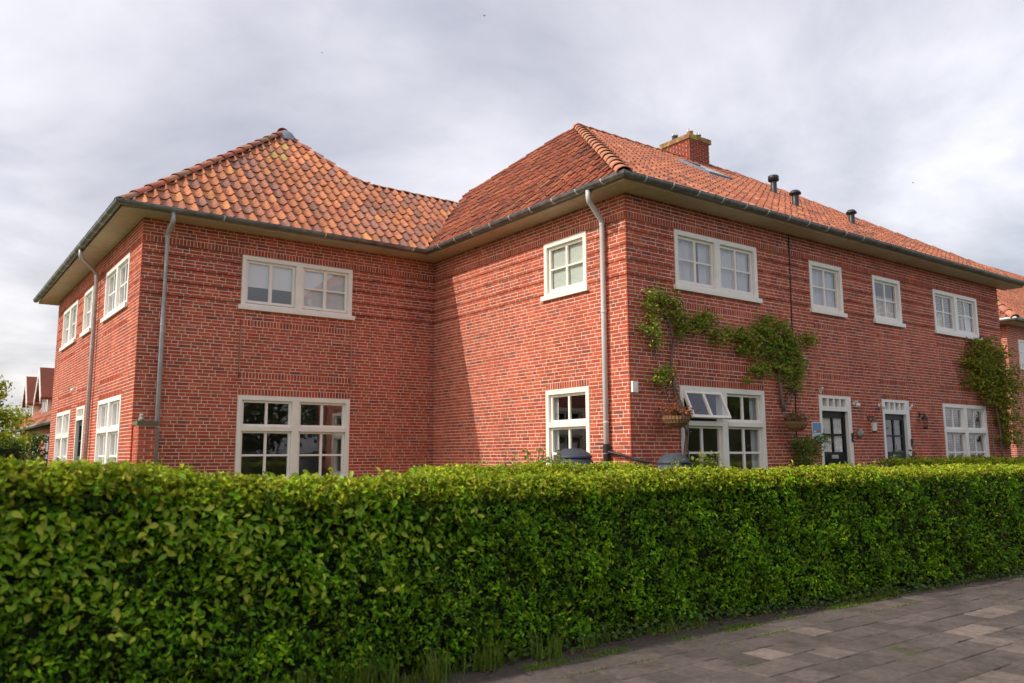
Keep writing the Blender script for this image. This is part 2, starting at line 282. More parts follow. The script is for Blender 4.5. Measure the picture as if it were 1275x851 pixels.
for face in 'DABC':
    L = FACES[face][3]; ops = [(u0, u1, *wz(k)) for u0, u1, k in WIN[face]]
    row = [(-.006, L+.006, 43, 45)]; pan = []
    for u0, u1, k in WIN[face]:
        if k[:5] in ('lower', 'door'): 
            row.append((u0, u1, 0, 2))
            if face != 'B': row.append((u0, u1, 5, 7)); row.append((u0, u1, 21, 23)); pan += [u0, u1]
    # mortar boxes, cut at openings, raked joints and the panel edges
    zb = sorted(set([-.2, 5.79]+[z for o in ops for z in o[2:]]+[cz(g)+s*.010 for g in GRO for s in (-1, 1)]+[cz(5), cz(23)])); mb = MB()
    for a, b in zip(zb[:-1], zb[1:]):
        m = (a+b)/2
        if any(abs(m-cz(g)) < .009 for g in GRO): continue
        cut = sorted([(o[0], o[1]) for o in ops if o[2] < m < o[3]]+([(p-.009, p+.009) for p in pan] if cz(5) < m < cz(23) else [])); u = 0
        Le = L-.10 if face in 'DB' else L                 # the end of the next wall's mortar closes the corner
        for c0, c1 in cut+[(Le, Le)]:
            if c0 > u+1e-4: mb.fbox(face, u, c0, a, b, -.10, 0)
            u = max(u, c1)
    walls[face] = mb.build('wall', MT['mortar'], house); mb = MB()
    # backing wall behind the raked joints, coloured dark to deepen their shade
    zb = sorted(set([-.2, 5.79]+[z for o in ops for z in o[2:]]))
    for a, b in zip(zb[:-1], zb[1:]):
        m = (a+b)/2; u = .06 if face in 'AC' else 0.0; Le = L-.06 if face in 'DB' else L
        for c0, c1 in sorted((o[0], o[1]) for o in ops if o[2] < m < o[3])+[(Le, Le)]:
            if c0 > u+1e-4: mb.fbox(face, u, c0, a, b, -.24, -.055)
            u = max(u, c1)
    mb.build('wall_core', MT['joint_shade'], house)
    J = .0050
    for k in range(-46, 50):
        z0, z1 = cz(k), cz(k+1); m = (z0+z1)/2
        cut = [(o[0], o[1]) for o in ops if o[2] < m < o[3]]+[(r[0], r[1]) for r in row if r[2] <= k < r[3]]
        if 5 <= k < 23: cut += [(p-.005, p+.005) for p in pan]
        cut.sort(); segs = []; u = -.008
        for c0, c1 in cut+[(L+.008 if face in 'DABC' else L, 1e9)]:
            if c0 > u+.03: segs.append((u, c0))
            u = max(u, c1)
        za = z0+(.010 if k in GRO else J); zt = z1-(.010 if k+1 in GRO else J)
        s = -.6+((k % 2)*.165)+((k//2) % 2)*.055; j = k % 3; bounds = []
        while s < L+.4: bounds.append(s); s += .11 if j % 3 == 2 else .2195; j += 1
        for a, b in segs:
            e = [a]+[x for x in bounds if a+.045 < x < b-.045]+[b]
            for x0, x1 in zip(e[:-1], e[1:]):
                q0 = x0+(J if x0 != a or a > 0 else 0); q1 = x1-(J if x1 != b or b < L else 0)
                BR.append((face, q0, q1, za+random.uniform(-.0012, .0012), zt+random.uniform(-.0012, .0012), tint_brick()))
    for u0, u1, k0, k1 in row:
        n = max(1, round((u1-u0)/.0608)); p = (u1-u0)/n; inpan = k0 in (5, 21)
        for i in range(n):
            a, b = u0+i*p+.005, u0+(i+1)*p-.005
            if k0 == 43 and any(False for o in ops): continue
            t = tint_brick(); BR.append((face, a, b, cz(k0)+(.010 if k0 in GRO else .006), cz(k1)-.005, (t[0]*.95, t[1]*.9, t[2]*.9)))
def brick_verts(b):
    face, u0, u1, z0, z1, c = b; d = .0028+random.uniform(-.0012, .0016); e = .0016; t = random.uniform(-.0012, .0012)
    return [fp(face,u0,z0,-.02),fp(face,u1,z0,-.02),fp(face,u1,z1,-.02),fp(face,u0,z1,-.02),fp(face,u0+e,z0+e,d-t),fp(face,u1-e,z0+e,d+t),fp(face,u1-e,z1-e,d+t),fp(face,u0+e,z1-e,d-t)]
BF = [(0,1,5,4),(1,2,6,5),(2,3,7,6),(3,0,4,7),(4,5,6,7)]
cen = np.array([fp(b[0], (b[1]+b[2])/2, (b[3]+b[4])/2) for b in BR]); pa = proj(np.array([fp(b[0], b[1], b[3]) for b in BR])); pb = proj(np.array([fp(b[0], b[2], b[4]) for b in BR]))
area = np.abs((pb-pa)[:, 0]*(pb-pa)[:, 1]); pc = proj(cen)
area[(cen[:, 2] < 1.75) | (pc[:, 0] < 20) | (pc[:, 0] > 1255) | (cen[:, 2] > 5.3)] = 0
for i, b in enumerate(BR):                                 # skip those behind pipes and climbers
    if (745 < pc[i, 0] < 775) or (790 < pc[i, 0] < 1010 and pc[i, 1] > 360): area[i] = 0
single = set(np.argsort(-area)[:300].tolist()); fields = {f: ([], [], []) for f in 'DABC'}
for i, b in enumerate(BR):
    v = brick_verts(b)
    if i in single: mesh_obj('brick', v, BF, MT['brick'], walls[b[0]], [b[5]]*8)
    else:
        V, Fc, Cc = fields[b[0]]; n = len(V); V += v; Fc += [tuple(n+q for q in f) for f in BF]; Cc += [b[5]]*8
for f in 'DABC': stuff(mesh_obj('brickwork', np.array(fields[f][0]), np.array(fields[f][1]), MT['brick'], walls[f], fields[f][2]))
# rear and end walls, floors, inner partition walls
mb = MB(); mb.box(XE-.24, XE, YC+.24, 19.1, -.2, 5.79); mb.box(10.2, XE, 19.1, 19.34, -.2, 5.79); mb.box(10.2, 10.44, 19.34, YF, -.2, 5.79); mb.box(XD+.24, 10.44, YF, YF+.24, -.2, 5.79)
mb.build('rear_wall', MT['fbrick'], house)
mb = MB()
for z in (.08, 3.02, 5.72): mb.box(XD+.25, XB+.3, YA+.25, YF-.01, z-.12, z+.02); mb.box(XB+.25, XE-.25, YC+.25, 19.05, z-.12, z+.021)
mb.build('floor_slab', MT['infloor'], house)
mb = MB(); mb.box(13.1, 13.2, YC+.25, 19, .11, 5.58); mb.box(17.4, 17.5, YC+.25, 19, .11, 5.58); mb.box(XB+.25, XE-.25, 13.4, 13.5, .11, 5.57); mb.box(XD+.25, XB+.2, 18.6, 18.7, .11, 5.57); mb.box(XD+4.2, XD+4.3, YA+.25, 18.6, .11, 5.56)
mb.build('inner_wall', MT['inside'], house)
# ------------------------------------------------------------------ windows and doors
def grid_panes(face, u0, u1, zlist, nu, bar, sash, d, par, paint, glass, hinge=None):
    """one sash: border, glazing bars, panes; zlist = list of (z0,z1) pane rows, bar = bar width"""
    mb = MB(); z0 = zlist[0][0]-sash; z1 = zlist[-1][1]+sash; panes = []
    w = (u1-u0-2*sash-(nu-1)*bar)/nu; dd = d-.045
    mb.fbox(face, u0, u0+sash, z0, z1, dd, d); mb.fbox(face, u1-sash, u1, z0, z1, dd, d)
    mb.fbox(face, u0+sash, u1-sash, z0, zlist[0][0], dd, d-.001); mb.fbox(face, u0+sash, u1-sash, zlist[-1][1], z1, dd, d-.001)
    for i in range(1, nu): mb.fbox(face, u0+sash+i*w+(i-1)*bar, u0+sash+i*(w+bar), zlist[0][0], zlist[-1][1], dd+.004, d-.004)
    for a, b in zip(zlist[:-1], zlist[1:]): 
        for i in range(nu): x = u0+sash+i*(w+bar); mb.fbox(face, x, x+w, a[1], b[0], dd+.006, d-.006)
    for a in zlist:
        for i in range(nu):
            x = u0+sash+i*(w+bar); panes.append((x-.002, x+w+.002, a[0]-.002, a[1]+.002))
    def tf(v):
        if not hinge: return v
        zt, ang = hinge; O, U, n, L = FACES[face]; r = []
        for x, y, z in v:
            dn = (x-O[0])*n[0]+(y-O[1])*n[1]; q0 = d-.02; h = zt-z; e = dn-q0
            dn2 = q0+e*math.cos(ang)+h*math.sin(ang); z2 = zt-h*math.cos(ang)+e*math.sin(ang)
            r.append((x+n[0]*(dn2-dn), y+n[1]*(dn2-dn), z2))
        return r
    mb.v = [tuple(q) for q in tf(mb.v)]; mb.build('sash', paint, par)
    for a in panes:
        g = MB().fbox(face, a[0], a[1], a[2], a[3], d-.026, d-.022); g.v = [tuple(q) for q in tf(g.v)]; g.build('pane', glass, par)
def curtain(face, u0, u1, z0, z1, d, par, m, amp=.018, wl=.11, name='curtain'):
    v = []; f = []; n = max(6, int((u1-u0)/.02))
    for i in range(n+1):
        u = u0+(u1-u0)*i/n; o = amp*math.sin(2*math.pi*u/wl)+amp*.5*math.sin(2*math.pi*u/(wl*2.7)+1)
        v += [fp(face, u, z0, d+o), fp(face, u, z1, d+o*.8)]
    for i in range(n): f.append((2*i, 2*i+2, 2*i+3, 2*i+1))
    return mesh_obj(name, v, f, m, par, smooth=True)
def window(face, u0, u1, kind, paint, opts={}):
    z0, z1 = wz(kind); fw = .082; mb = MB(); D1 = .012; D0 = -.12
    zs = z0+.075
    mb.fbox(face, u0+.003, u0+fw, zs, z1-.003, D0, D1); mb.fbox(face, u1-fw, u1-.003, zs, z1-.003, D0, D1)
    mb.fbox(face, u0+fw, u1-fw, z1-fw, z1-.003, D0, D1-.001); mb.fbox(face, u0+fw, u1-fw, zs, zs+.04, D0, D1-.001)
    halves = [(u0+fw, u1-fw)]
    if not kind.endswith('1'):
        c = (u0+u1)/2; mw = .068; mb.fbox(face, c-mw, c+mw, zs+.04, z1-fw, D0, D1-.002); halves = [(u0+fw, c-mw), (c+mw, u1-fw)]
    win = mb.build('window', paint, house)
    sp = .05 if kind.startswith('upper') else .0
    s = MB().fbox(face, u0-sp, u1+sp, z0+.012, z0+.075, -.12, .055).fbox(face, u0-sp+.001, u1+sp-.001, z0-.006, z0+.012, .012, .054); s.build('sill', paint, win)
    d = -.038
    for hi, (a, b) in enumerate(halves):
        za, zb = zs+.04, z1-fw
        if kind.startswith('upper'):
            sa = .048; zl, zh = za+sa+.02, zb-sa; zm = (zl+zh)/2
            rows = [(zl, zh)] if opts.get('nobar') == hi else [(zl, zm-.014), (zm+.014, zh)]
            grid_panes(face, a+.004, b-.004, rows, 2, .062 if opts.get('wide') else .045, sa, d, win, paint, MT['glass'])
        else:
            tr = .40; rail = .075
            zt0 = zb-.045-tr+.01
            MB().fbox(face, a, b, zt0-.048-rail, zt0-.048, D0+.02, .02).build('transom_rail', paint, win)
            hg = (zb-.002, math.radians(24)) if opts.get('open') == hi else None
            grid_panes(face, a+.004, b-.004, [(zt0, zb-.045)], 2, .045, .045, d if not hg else d+.05, win, paint, MT['glass'], hg)
            zl = za+.045; zh = zt0-.048-rail-.04; zm = (zl+zh)/2
            grid_panes(face, a+.004, b-.004, [(zl, zm-.018), (zm+.018, zh)], 2, .045, .04, d, win, paint, MT['glass'])
    for cu in opts.get('cur', []):
        kindc, ca, cb, cz0, cz1 = cu; ua = u0+fw+(u1-u0-2*fw)*ca; ub = u0+fw+(u1-u0-2*fw)*cb; h = z1-z0
        if kindc == 'blind': 
            MB().fbox(face, ua, ub, z0+h*cz0, z0+h*cz1, -.105, -.10).fbox(face, ua, ub, z0+h*cz0-.02, z0+h*cz0, -.11, -.098).build('roller_blind', MT['blind'], win)
        elif kindc == 'green': MB().fbox(face, ua, ub, z0+h*cz0, z0+h*cz1, -.105, -.10).build('roller_blind', MT['palegreen'], win)
        else: curtain(face, ua, ub, z0+h*cz0, z0+h*cz1, -.125, win, MT['drape'] if kindc == 'drape' else MT['curtain'])
    return win
cr, wh = MT['cream'], MT['white']
full = [('curtain', 0, 1, .02, .97)]
OPT = {('A', 0): dict(cur=[('blind', .0, .48, .46, .95), ('blind', .52, 1, .1, .95)], nobar=0, wide=1), ('A', 1): dict(cur=[]),
 ('B', 0): dict(cur=[('green', 0, 1, .08, .97)]), ('B', 1): dict(cur=[('curtain', 0, .12, .02, .95)]),
 ('C', 0): dict(cur=[('curtain', 0, .27, .03, .97), ('curtain', .31, .48, .03, .97), ('curtain', .52, .80, .03, .97), ('curtain', .84, 1, .03, .97)]), ('C', 1): dict(open=0, cur=[('curtain', .90, 1, .02, .97)]),
 ('C', 2): dict(cur=full), ('C', 3): dict(cur=[('drape', 0, 1, .02, .62)]), ('C', 4): dict(cur=[('curtain', .75, 1, .03, .6), ('drape', 0, .3, .03, .5)]), ('C', 5): dict(cur=[]),
 ('D', 0): dict(cur=[('curtain', 0, .2, .03, .97), ('curtain', .5, .75, .03, .97)]), ('D', 1): dict(cur=full), ('D', 2): dict(cur=full), ('D', 3): dict(cur=[('curtain', 0, .6, .03, .97)]), ('D', 4): dict(cur=full)}
def door(face, u0, u1, paint, dp, film, sill_z=.12):
    z1 = ZL; fw = .075; mb = MB(); D0, D1 = -.12, .012; zt = 2.475
    mb.fbox(face, u0+.003, u0+fw, sill_z, z1-.003, D0, D1); mb.fbox(face, u1-fw-.06, u1-.003, sill_z, z1-.003, D0, D1)
    mb.fbox(face, u0+fw, u1-fw-.06, z1-.055, z1-.003, D0, D1-.001); mb.fbox(face, u0+fw, u1-fw-.06, zt, zt+.085, D0, D1-.001)
    a, b = u0+fw, u1-fw-.06; n = 4; bw = .045; w = (b-a-(n+1)*bw)/n
    for i in range(n+1): mb.fbox(face, a+i*(w+bw), a+i*(w+bw)+bw, zt+.085, z1-.055, D0+.02, D1-.006)
    fr = mb.build('door_frame', paint, house)
    for i in range(n): x = a+bw+i*(w+bw); MB().fbox(face, x, x+w, zt+.086, z1-.056, -.05, -.045).build('pane', MT['glass'], fr)
    st = .085; d = -.05; g0, g1 = 1.70, zt-.12; mb = MB(); zm = (g0+g1)/2; um = (a+b)/2
    mb.fbox(face, a+.003, a+st, sill_z+.01, zt-.004, d-.045, d); mb.fbox(face, b-st, b-.003, sill_z+.01, zt-.004, d-.045, d)
    mb.fbox(face, a+st, b-st, sill_z+.01, g0, d-.045, d-.001); mb.fbox(face, a+st, b-st, g1, zt-.004, d-.045, d-.001)
    mb.fbox(face, um-.019, um+.019, g0, g1, d-.04, d-.003); mb.fbox(face, a+st, um-.019, zm-.018, zm+.018, d-.04, d-.004); mb.fbox(face, um+.019, b-st, zm-.018, zm+.018, d-.04, d-.004)
    for q0, q1 in ((.35, .85), (.95, 1.50)): mb.fbox(face, a+st+.06, b-st-.06, q0, q1, d, d+.008)
    do = mb.build('door', dp, house)
    for i in range(2):
        for j in range(2): MB().fbox(face, a+st-.002 if i == 0 else um+.017, um-.017 if i == 0 else b-st+.002, g0-.002 if j == 0 else zm+.016, zm-.016 if j == 0 else g1+.002, d-.026, d-.022).build('pane', MT['glass'] if film else MT['glassdark'], do)
    if film: curtain(face, a+st, b-st, g0-.02, g1+.02, d-.045, do, MT['filmpaint'], .004, .09, 'net_curtain')
    else: MB().fbox(face, a+st, b-st, g0-.02, g1+.02, d-.08, d-.075).build('privacy_film', mat('grey_film', (.16, .16, .18), .8), do)
    MB().fbox(face, um-.11, um+.11, 1.575, 1.645, d-.001, d+.012).fbox(face, um-.08, um+.08, 1.595, 1.625, d+.012, d+.017).build('letterbox', MT['steel'], do)
    k = MB(); k.tube([fp(face, b-st/2, 1.25, d), fp(face, b-st/2, 1.25, d+.05), fp(face, b-st/2-.1, 1.25, d+.05)], .011); k.build('door_handle', MT['steel'], do)
    MB().fbox(face, u0-.05, u1+.05, .0, sill_z-.002, -.1, .3).build('doorstep', MT['stone'], fr)
    return fr
for face in 'DABC':
    i = 0; nd = 0
    for u0, u1, k in WIN[face]:
        if k == 'door':
            door(face, u0, u1, cr if (face, nd) != ('C', 1) else wh, MT['doorblack'] if (face, nd) == ('C', 0) else MT['doorgrey'], (face, nd) == ('C', 0)); nd += 1
        else:
            p = wh if (face == 'C' and u0 > 7) or face == 'D' else cr
            window(face, u0, u1, k, p, OPT.get((face, i), {})); i += 1
# ------------------------------------------------------------------ eaves: soffit, gutter, brackets
def eave_line(off): return [(XD-off, YF+.5), (XD-off, YA-off), (XB-off, YA-off), (XB-off, YC-off), (XE+.5, YC-off)]
def sweep(prof, closed=False):
    mb = MB(); lines = [[(x, y, z) for x, y in eave_line(o)] for o, z in prof]; n = len(lines[0]); v = [p for l in lines for p in l]; f = []
    for i in range(len(lines)-1+(1 if closed else 0)):
        j = (i+1) % len(lines)
        for k in range(n-1): f.append((i*n+k, i*n+k+1, j*n+k+1, j*n+k))
    if closed:
        f.append(tuple(i*n for i in range(len(lines)))); f.append(tuple(i*n+n-1 for i in reversed(range(len(lines)))))
    return mb.add(v, f)
sweep([(-.05, 5.772), (.43, 5.772), (.43, 5.835), (-.05, 5.86)], True).build('soffit', MT['soffit'], house)
GC, GR, GZ = .497, .066, 5.862
pr = [(GC+GR*math.cos(math.pi*(1+k/10)), GZ+GR*math.sin(math.pi*(1+k/10))) for k in range(11)]
pr += [(GC+GR+.008, GZ+.004), (GC+GR+.004, GZ+.012), (GC+GR-.004, GZ+.004)]
pr2 = [(GC+(GR-.005)*math.cos(math.pi*(2-k/10)), GZ+(GR-.005)*math.sin(math.pi*(2-k/10))) for k in range(11)]
gut = sweep(pr+pr2, True).build('gutter', MT['zinc'], house, False)
def bracket(x, y, nx, ny):
    mb = MB(); tx, ty = -ny, nx; prof = [(GR+.005, math.pi*(1+k/8)) for k in range(9)]; v = []; f = []
    for r, a in prof:
        for s in (-.014, .014):
            for q in (0, .004):
                o = (r+q)*math.cos(a); v.append((x+nx*o+tx*s, y+ny*o+ty*s, GZ+.006+(r+q)*math.sin(a)))
    for i in range(8):
        b = i*4
        f += [(b+1, b+5, b+7, b+3), (b, b+2, b+6, b+4), (b, b+4, b+5, b+1), (b+2, b+3, b+7, b+6)]
    mb.add(v, f).build('gutter_bracket', MT['strap'], gut)
y = YC-.5+.45
while y < YA-.6: bracket(XB-GC, y, -1, 0); y += .60
x = XB-.5+.42
while x < 15.2: bracket(x, YC-GC, 0, -1); x += .60
y = YA+.3
while y < YF: bracket(XD-GC, y, -1, 0); y += .66
x = XD+1.2
while x < XB-.7: bracket(x, YA-GC, 0, -1); x += 1.9
# downpipes
def collar(mb, p, r, h=.03): mb.lathe((p[0], p[1], p[2]), [(r, 0), (r+.006, .004), (r+.006, h-.004), (r, h)], 12)
def downpipe(face, u, uo, m, ztop=5.40, name='downpipe'):
    r = .041; dw = .075; mb = MB(); pts = [fp(face, uo, 5.80, GC-.01), fp(face, uo, 5.68, GC-.01), fp(face, uo+(u-uo)*.1, 5.63, GC-.04), fp(face, u-(u-uo)*.08, ztop+.06, dw+.03), fp(face, u, ztop, dw), fp(face, u, 4.0, dw), fp(face, u, .02, dw)]
    mb.tube(pts, r, 12); d = mb.build(name, m, house, True)
    for z in (ztop-.03, 3.9, 2.15, .7):
        c = MB(); collar(c, fp(face, u, z, dw), r+.001); c.build('pipe_clip', m, d)
    return d
downpipe('A', 3.392-XD, on('A', 216, 268, .49)[0]-XD, MT['pipezinc'], 5.48)
dpB = downpipe('B', YA-9.425, YA-on('B', 732, 240, .49)[1], MT['pipe'], 5.36)
downpipe('D', YF-18.55, YF-on('D', 100, 321, .49)[1], MT['pipezinc'], 5.42)
# ------------------------------------------------------------------ roofs
Z0 = 5.865
APL = (6.61, 18.05, 9.27); APR = (12.35, 14.05, 9.47); APE = (18.2, 14.05, 9.47); VT = (XB+1.75, YA+1.75, 0)
SA, SB, SC = .90, .90, .645; SD = (9.27-Z0)/(6.61-XD+.5); SE = (9.47-Z0)/(XE+.5-18.2)
def inside(p, poly):
    x, y = p; r = False; j = len(poly)-1
    for i in range(len(poly)):
        a, b = poly[i], poly[j]
        if (a[1] > y) != (b[1] > y) and x < (b[0]-a[0])*(y-a[1])/(b[1]-a[1])+a[0]: r = not r
        j = i
    return r
def nearest(p, poly):
    best = None
    for i in range(len(poly)):
        a, b = poly[i-1], poly[i]; dx, dy = b[0]-a[0], b[1]-a[1]; t = max(0, min(1, ((p[0]-a[0])*dx+(p[1]-a[1])*dy)/(dx*dx+dy*dy+1e-12)))
        q = (a[0]+t*dx, a[1]+t*dy); d = (q[0]-p[0])**2+(q[1]-p[1])**2
        if best is None or d < best[0]: best = (d, q)
    return best[1]
PROF = [(-.02, .022), (.05, .004), (.15, -.007), (.32, -.012), (.50, -.011), (.66, -.003), (.75, .018), (.83, .042), (.92, .047), (1.02, .026)]
TF = []; _n = len(PROF)
for j in range(_n-1): TF += [(j, j+1, _n+j+1, _n+j), (2*_n+j, 2*_n+j+1, 3*_n+j+1, 3*_n+j)]
def tile_field(o, sd, td, slope, poly, smax, tmax, pal, w=.207, gauge=.335, z0=Z0, clampeave=True):
    """pantiles: o eave start (plan), sd along the eave, td up the slope, poly the plan outline"""
    cs = 1/math.sqrt(1+slope*slope); g = gauge*cs; res = []
    for r in range(int(tmax/g)+2):
        for c in range(-2, int(smax/w)+3):
            s0 = c*w+random.uniform(-.006, .006); t0 = r*g; hj = random.uniform(-.003, .006); sl = random.uniform(-.012, .012); sk = random.uniform(-.006, .006)
            cxy = (o[0]+sd[0]*(s0+w/2)+td[0]*(t0+g*.4), o[1]+sd[1]*(s0+w/2)+td[1]*(t0+g*.4))
            if not inside(cxy, poly):
                q = nearest(cxy, poly)
                if (q[0]-cxy[0])**2+(q[1]-cxy[1])**2 > .10**2: continue
            v = []
            for part in (0, 1, 2, 0):
                for a, h in PROF:
                    s = s0+a*w+(sk if part == 1 else 0); t = t0-.02+sl if part != 1 else t0+g+.03
                    hh = h+.026+hj if part == 0 else (h+.0 if part == 1 else h+.026+hj-.015)
                    x = o[0]+sd[0]*s+td[0]*t; y = o[1]+sd[1]*s+td[1]*t
                    if not inside((x, y), poly):
                        q = nearest((x, y), poly)
                        if r > 0 or t > .05 or abs((q[0]-x)*sd[0]+(q[1]-y)*sd[1]) > .001: x, y = q
                    tt = (x-o[0])*td[0]+(y-o[1])*td[1]
                    v.append((x-td[0]*hh*slope*cs, y-td[1]*hh*slope*cs, z0+slope*tt+hh*cs))
            res.append((v, pal(cxy, r, c)))
    return res
def palA(p, r, c):
    q = random.random(); k = random.uniform(.85, 1.18); n = math.sin(p[0]*2.1+p[1])*math.sin(p[1]*1.7-p[0]*.6)
    b = (.46, .175, .085) if q < .42+.2*n else ((.35, .145, .09) if q < .76 else ((.27, .13, .098) if q < .88 else ((.50, .21, .085) if q < .94 else (.40, .135, .075))))
    if r > 8 and random.random() < .10: b = (.36, .23, .08)
    return tuple(x*k for x in b)
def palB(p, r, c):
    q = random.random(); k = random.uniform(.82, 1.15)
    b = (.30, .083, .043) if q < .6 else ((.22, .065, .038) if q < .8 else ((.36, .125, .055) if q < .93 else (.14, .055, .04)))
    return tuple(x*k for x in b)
def palC(p, r, c):
    q = random.random(); k = random.uniform(.85, 1.15)
    b = (.37, .130, .070) if q < .6 else ((.31, .105, .066) if q < .82 else ((.42, .165, .085) if q < .94 else (.21, .09, .068)))
    return tuple(x*k for x in b)
E0 = .46
SWEEP = [(8.25, YA+1.75), (7.98, YA+1.80), (7.76, YA+1.93), (7.52, YA+2.22), (7.24, YA+2.60), (6.93, YA+2.95)]
polyA = [(XD-E0, YA-E0), (XB-E0, YA-E0), VT[:2]]+SWEEP+[APL[:2]]
polyB = [(XB-E0, YC-E0), APR[:2], (12.35, 14.62), (11.08, 16.95), VT[:2], (XB-E0, YA-E0)]
polyC = [(XB-E0, YC-E0), (XE+E0, YC-E0), APE[:2], APR[:2]]
polyD = [(XD-E0, YF+.3), (XD-E0, YA-E0), APL[:2], (6.61, YF+.3)]
polyE = [(XE+E0, YC-E0), (XE+E0, 19.6), APE[:2]]
def zA(x, y): return Z0+SA*(y-YA+E0)
def zB(x, y): return Z0+SB*(x-XB+E0)
def zC(x, y): return Z0+SC*(y-YC+E0)
def zD(x, y): return Z0+(APL[2]-Z0)/(6.61-XD+E0)*(x-XD+E0)
# underlay and rear slopes
mb = MB()
def under(poly, zf, dz=-.035): mb.add([(x, y, zf(x, y)+dz) for x, y in poly], [tuple(range(len(poly)))])
under(polyA, zA); under(polyB, zB); under(polyC, zC); under(polyD, zD)
mb.add([(XE+E0, YC-E0, Z0-.03), (XE+E0, 19.6, Z0-.03), (18.2, 14.05, 9.42)], [(0, 1, 2)])
mb.add([(12.35, 14.05, 9.42), (18.2, 14.05, 9.42), (XE+E0, 19.6, Z0-.03), (10.3, 19.6, Z0-.03), (10.9, 17.3, 7.2)], [(0, 1, 2, 3, 4)])
mb.add([(6.61, 18.05, 9.22), (7.76, YA+1.9, zA(0, YA+1.9)-.04), (8.25, YA+1.75, zA(0, YA+1.75)-.04), (10.4, YF+.3, Z0), (6.61, YF+.3, 9.22)], [(0, 1, 2, 3, 4)])
mb.add([(8.25, YA+1.75, zA(0, YA+1.75)-.04), (VT[0], VT[1], zA(0, VT[1])-.04), (11.1, 19.2, Z0), (10.4, YF+.3, Z0)], [(0, 1, 2, 3)])
roof = mb.build('roof', MT['felt'], house)
T = [(t, 'A') for t in tile_field((XD-E0, YA-E0), (1, 0), (0, 1), SA, polyA, XB-XD+2.2, 4, palA)]
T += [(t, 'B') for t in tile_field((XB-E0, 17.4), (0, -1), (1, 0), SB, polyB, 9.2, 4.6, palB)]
T += [(t, 'C') for t in tile_field((XB-E0, YC-E0), (1, 0), (0, 1), SC, polyC, XE-XB+1.4, 5.8, palC)]
T += [(t, 'D') for t in tile_field((XD-E0, YF+.3), (0, -1), (1, 0), (APL[2]-Z0)/(6.61-XD+E0), polyD, 10.6, 4.2, palA)]
T += [(t, 'E') for t in tile_field((XE+E0, YC-E0), (0, 1), (-1, 0), (9.47-Z0)/(XE+E0-18.2), polyE, 11.3, 4.2, palC)]
def parea(v):
    p = proj(np.array(v[:2*_n])); q = p[[0, _n-1, 2*_n-1, _n]]; return abs(sum(q[i-1][0]*q[i][1]-q[i][0]*q[i-1][1] for i in range(4)))/2
ar = np.array([parea(t[0][0]) if t[1] in 'AB' else 0 for t in T]); single = set(np.argsort(-ar)[:300].tolist()); V = []; Fc = []; Cc = []
for i, (t, fc) in enumerate(T):
    if i in single: mesh_obj('roof_tile', t[0], TF, MT['mossy' if fc == 'A' else 'tile'], roof, [t[1]]*len(t[0]), True)
    else: n = len(V); V += t[0]; Fc += [tuple(n+q for q in f) for f in TF]; Cc += [t[1]]*len(t[0])
stuff(mesh_obj('roof_tiling', np.array(V), np.array(Fc), MT['tile'], roof, Cc, True))
# ridge and hip tiles
def ridge_run(a, b, n, r0=.125, pal=palA, lift=.02, flat=.75, m='tile', name='ridge_tile'):
    a, b = Vector(a), Vector(b); d = (b-a).normalized(); L = (b-a).length; side = d.cross(Vector((0, 0, 1))).normalized(); up = side.cross(d)
    for i in range(n):
        s0 = L*i/n-.03; s1 = L*(i+1)/n+.045; v = []; f = []; k = 9; j = random.uniform(-.006, .006)
        for s, rr, h in ((s0, r0*1.06, .014), (s1, r0*.90, -.006)):
            for q in (0, .014):
                for e in range(k):
                    t = math.pi*e/(k-1); R = rr-q
                    v.append(a+d*s+side*(math.cos(t)*R+j)+up*(math.sin(t)*R*flat+h+lift-.05))
        for e in range(k-1):
            f += [(e, e+1, 2*k+e+1, 2*k+e), (k+e, e+k+1, e+1, e), (3*k+e+1, 3*k+e, 2*k+e, 2*k+e+1), (k+e+1, k+e, 3*k+e, 3*k+e+1)]
        c = pal((0, 0), 0, 0); mesh_obj(name, [tuple(q) for q in v], f, MT[m], roof, [c]*len(v), True)
def up(p, dz): return (p[0], p[1], p[2]+dz)
palR = lambda p, r, c: tuple(x*random.uniform(.85, 1.1) for x in ((.42, .16, .09) if random.random() < .6 else (.30, .15, .10)))
palH = lambda p, r, c: tuple(x*random.uniform(.9, 1.12) for x in (.46, .20, .12))
ridge_run((XD-E0-.02, YA-E0-.02, Z0), APL, 15, .102, palR, .030, .72)
ridge_run((XB-E0-.02, YC-E0-.02, Z0), APR, 18, .122, palH, .035, .78)
ridge_run(APR, APE, 15, .11, palC, .03, .6, 'mossy'); ridge_run(APE, (XE+E0, YC-E0, Z0), 17, .12, palC, .03, .7)
pts = [(x, y, zA(x, y)) for x, y in [APL[:2]]+SWEEP[::-1]+[VT[:2]]]
for a, b in zip(pts[:-1], pts[1:]): L = (Vector(b)-Vector(a)).length; ridge_run(a, b, max(1, round(L/.40)), .085, palR, .03, .45)
ridge_run(APL, (6.61, YF+.3, 9.27), 16, .13, palR, .03, .8)
mb = MB(); mb.tube([(XB-E0+.05, YA-E0+.05, Z0+.03), (VT[0], VT[1], zA(0, VT[1])+.0)], .045, 6); mb.build('valley_gutter', MT['felt'], roof)
mb = MB()                                                  # dressed lead cap on the hip apex
mb.lathe((APL[0]+.05, APL[1]-.02, APL[2]-.20), [(.30, -.06), (.25, .06), (.17, .17), (.07, .235), (.0, .25)], 14); mb.build('lead_cap', MT['lead'], roof, True)
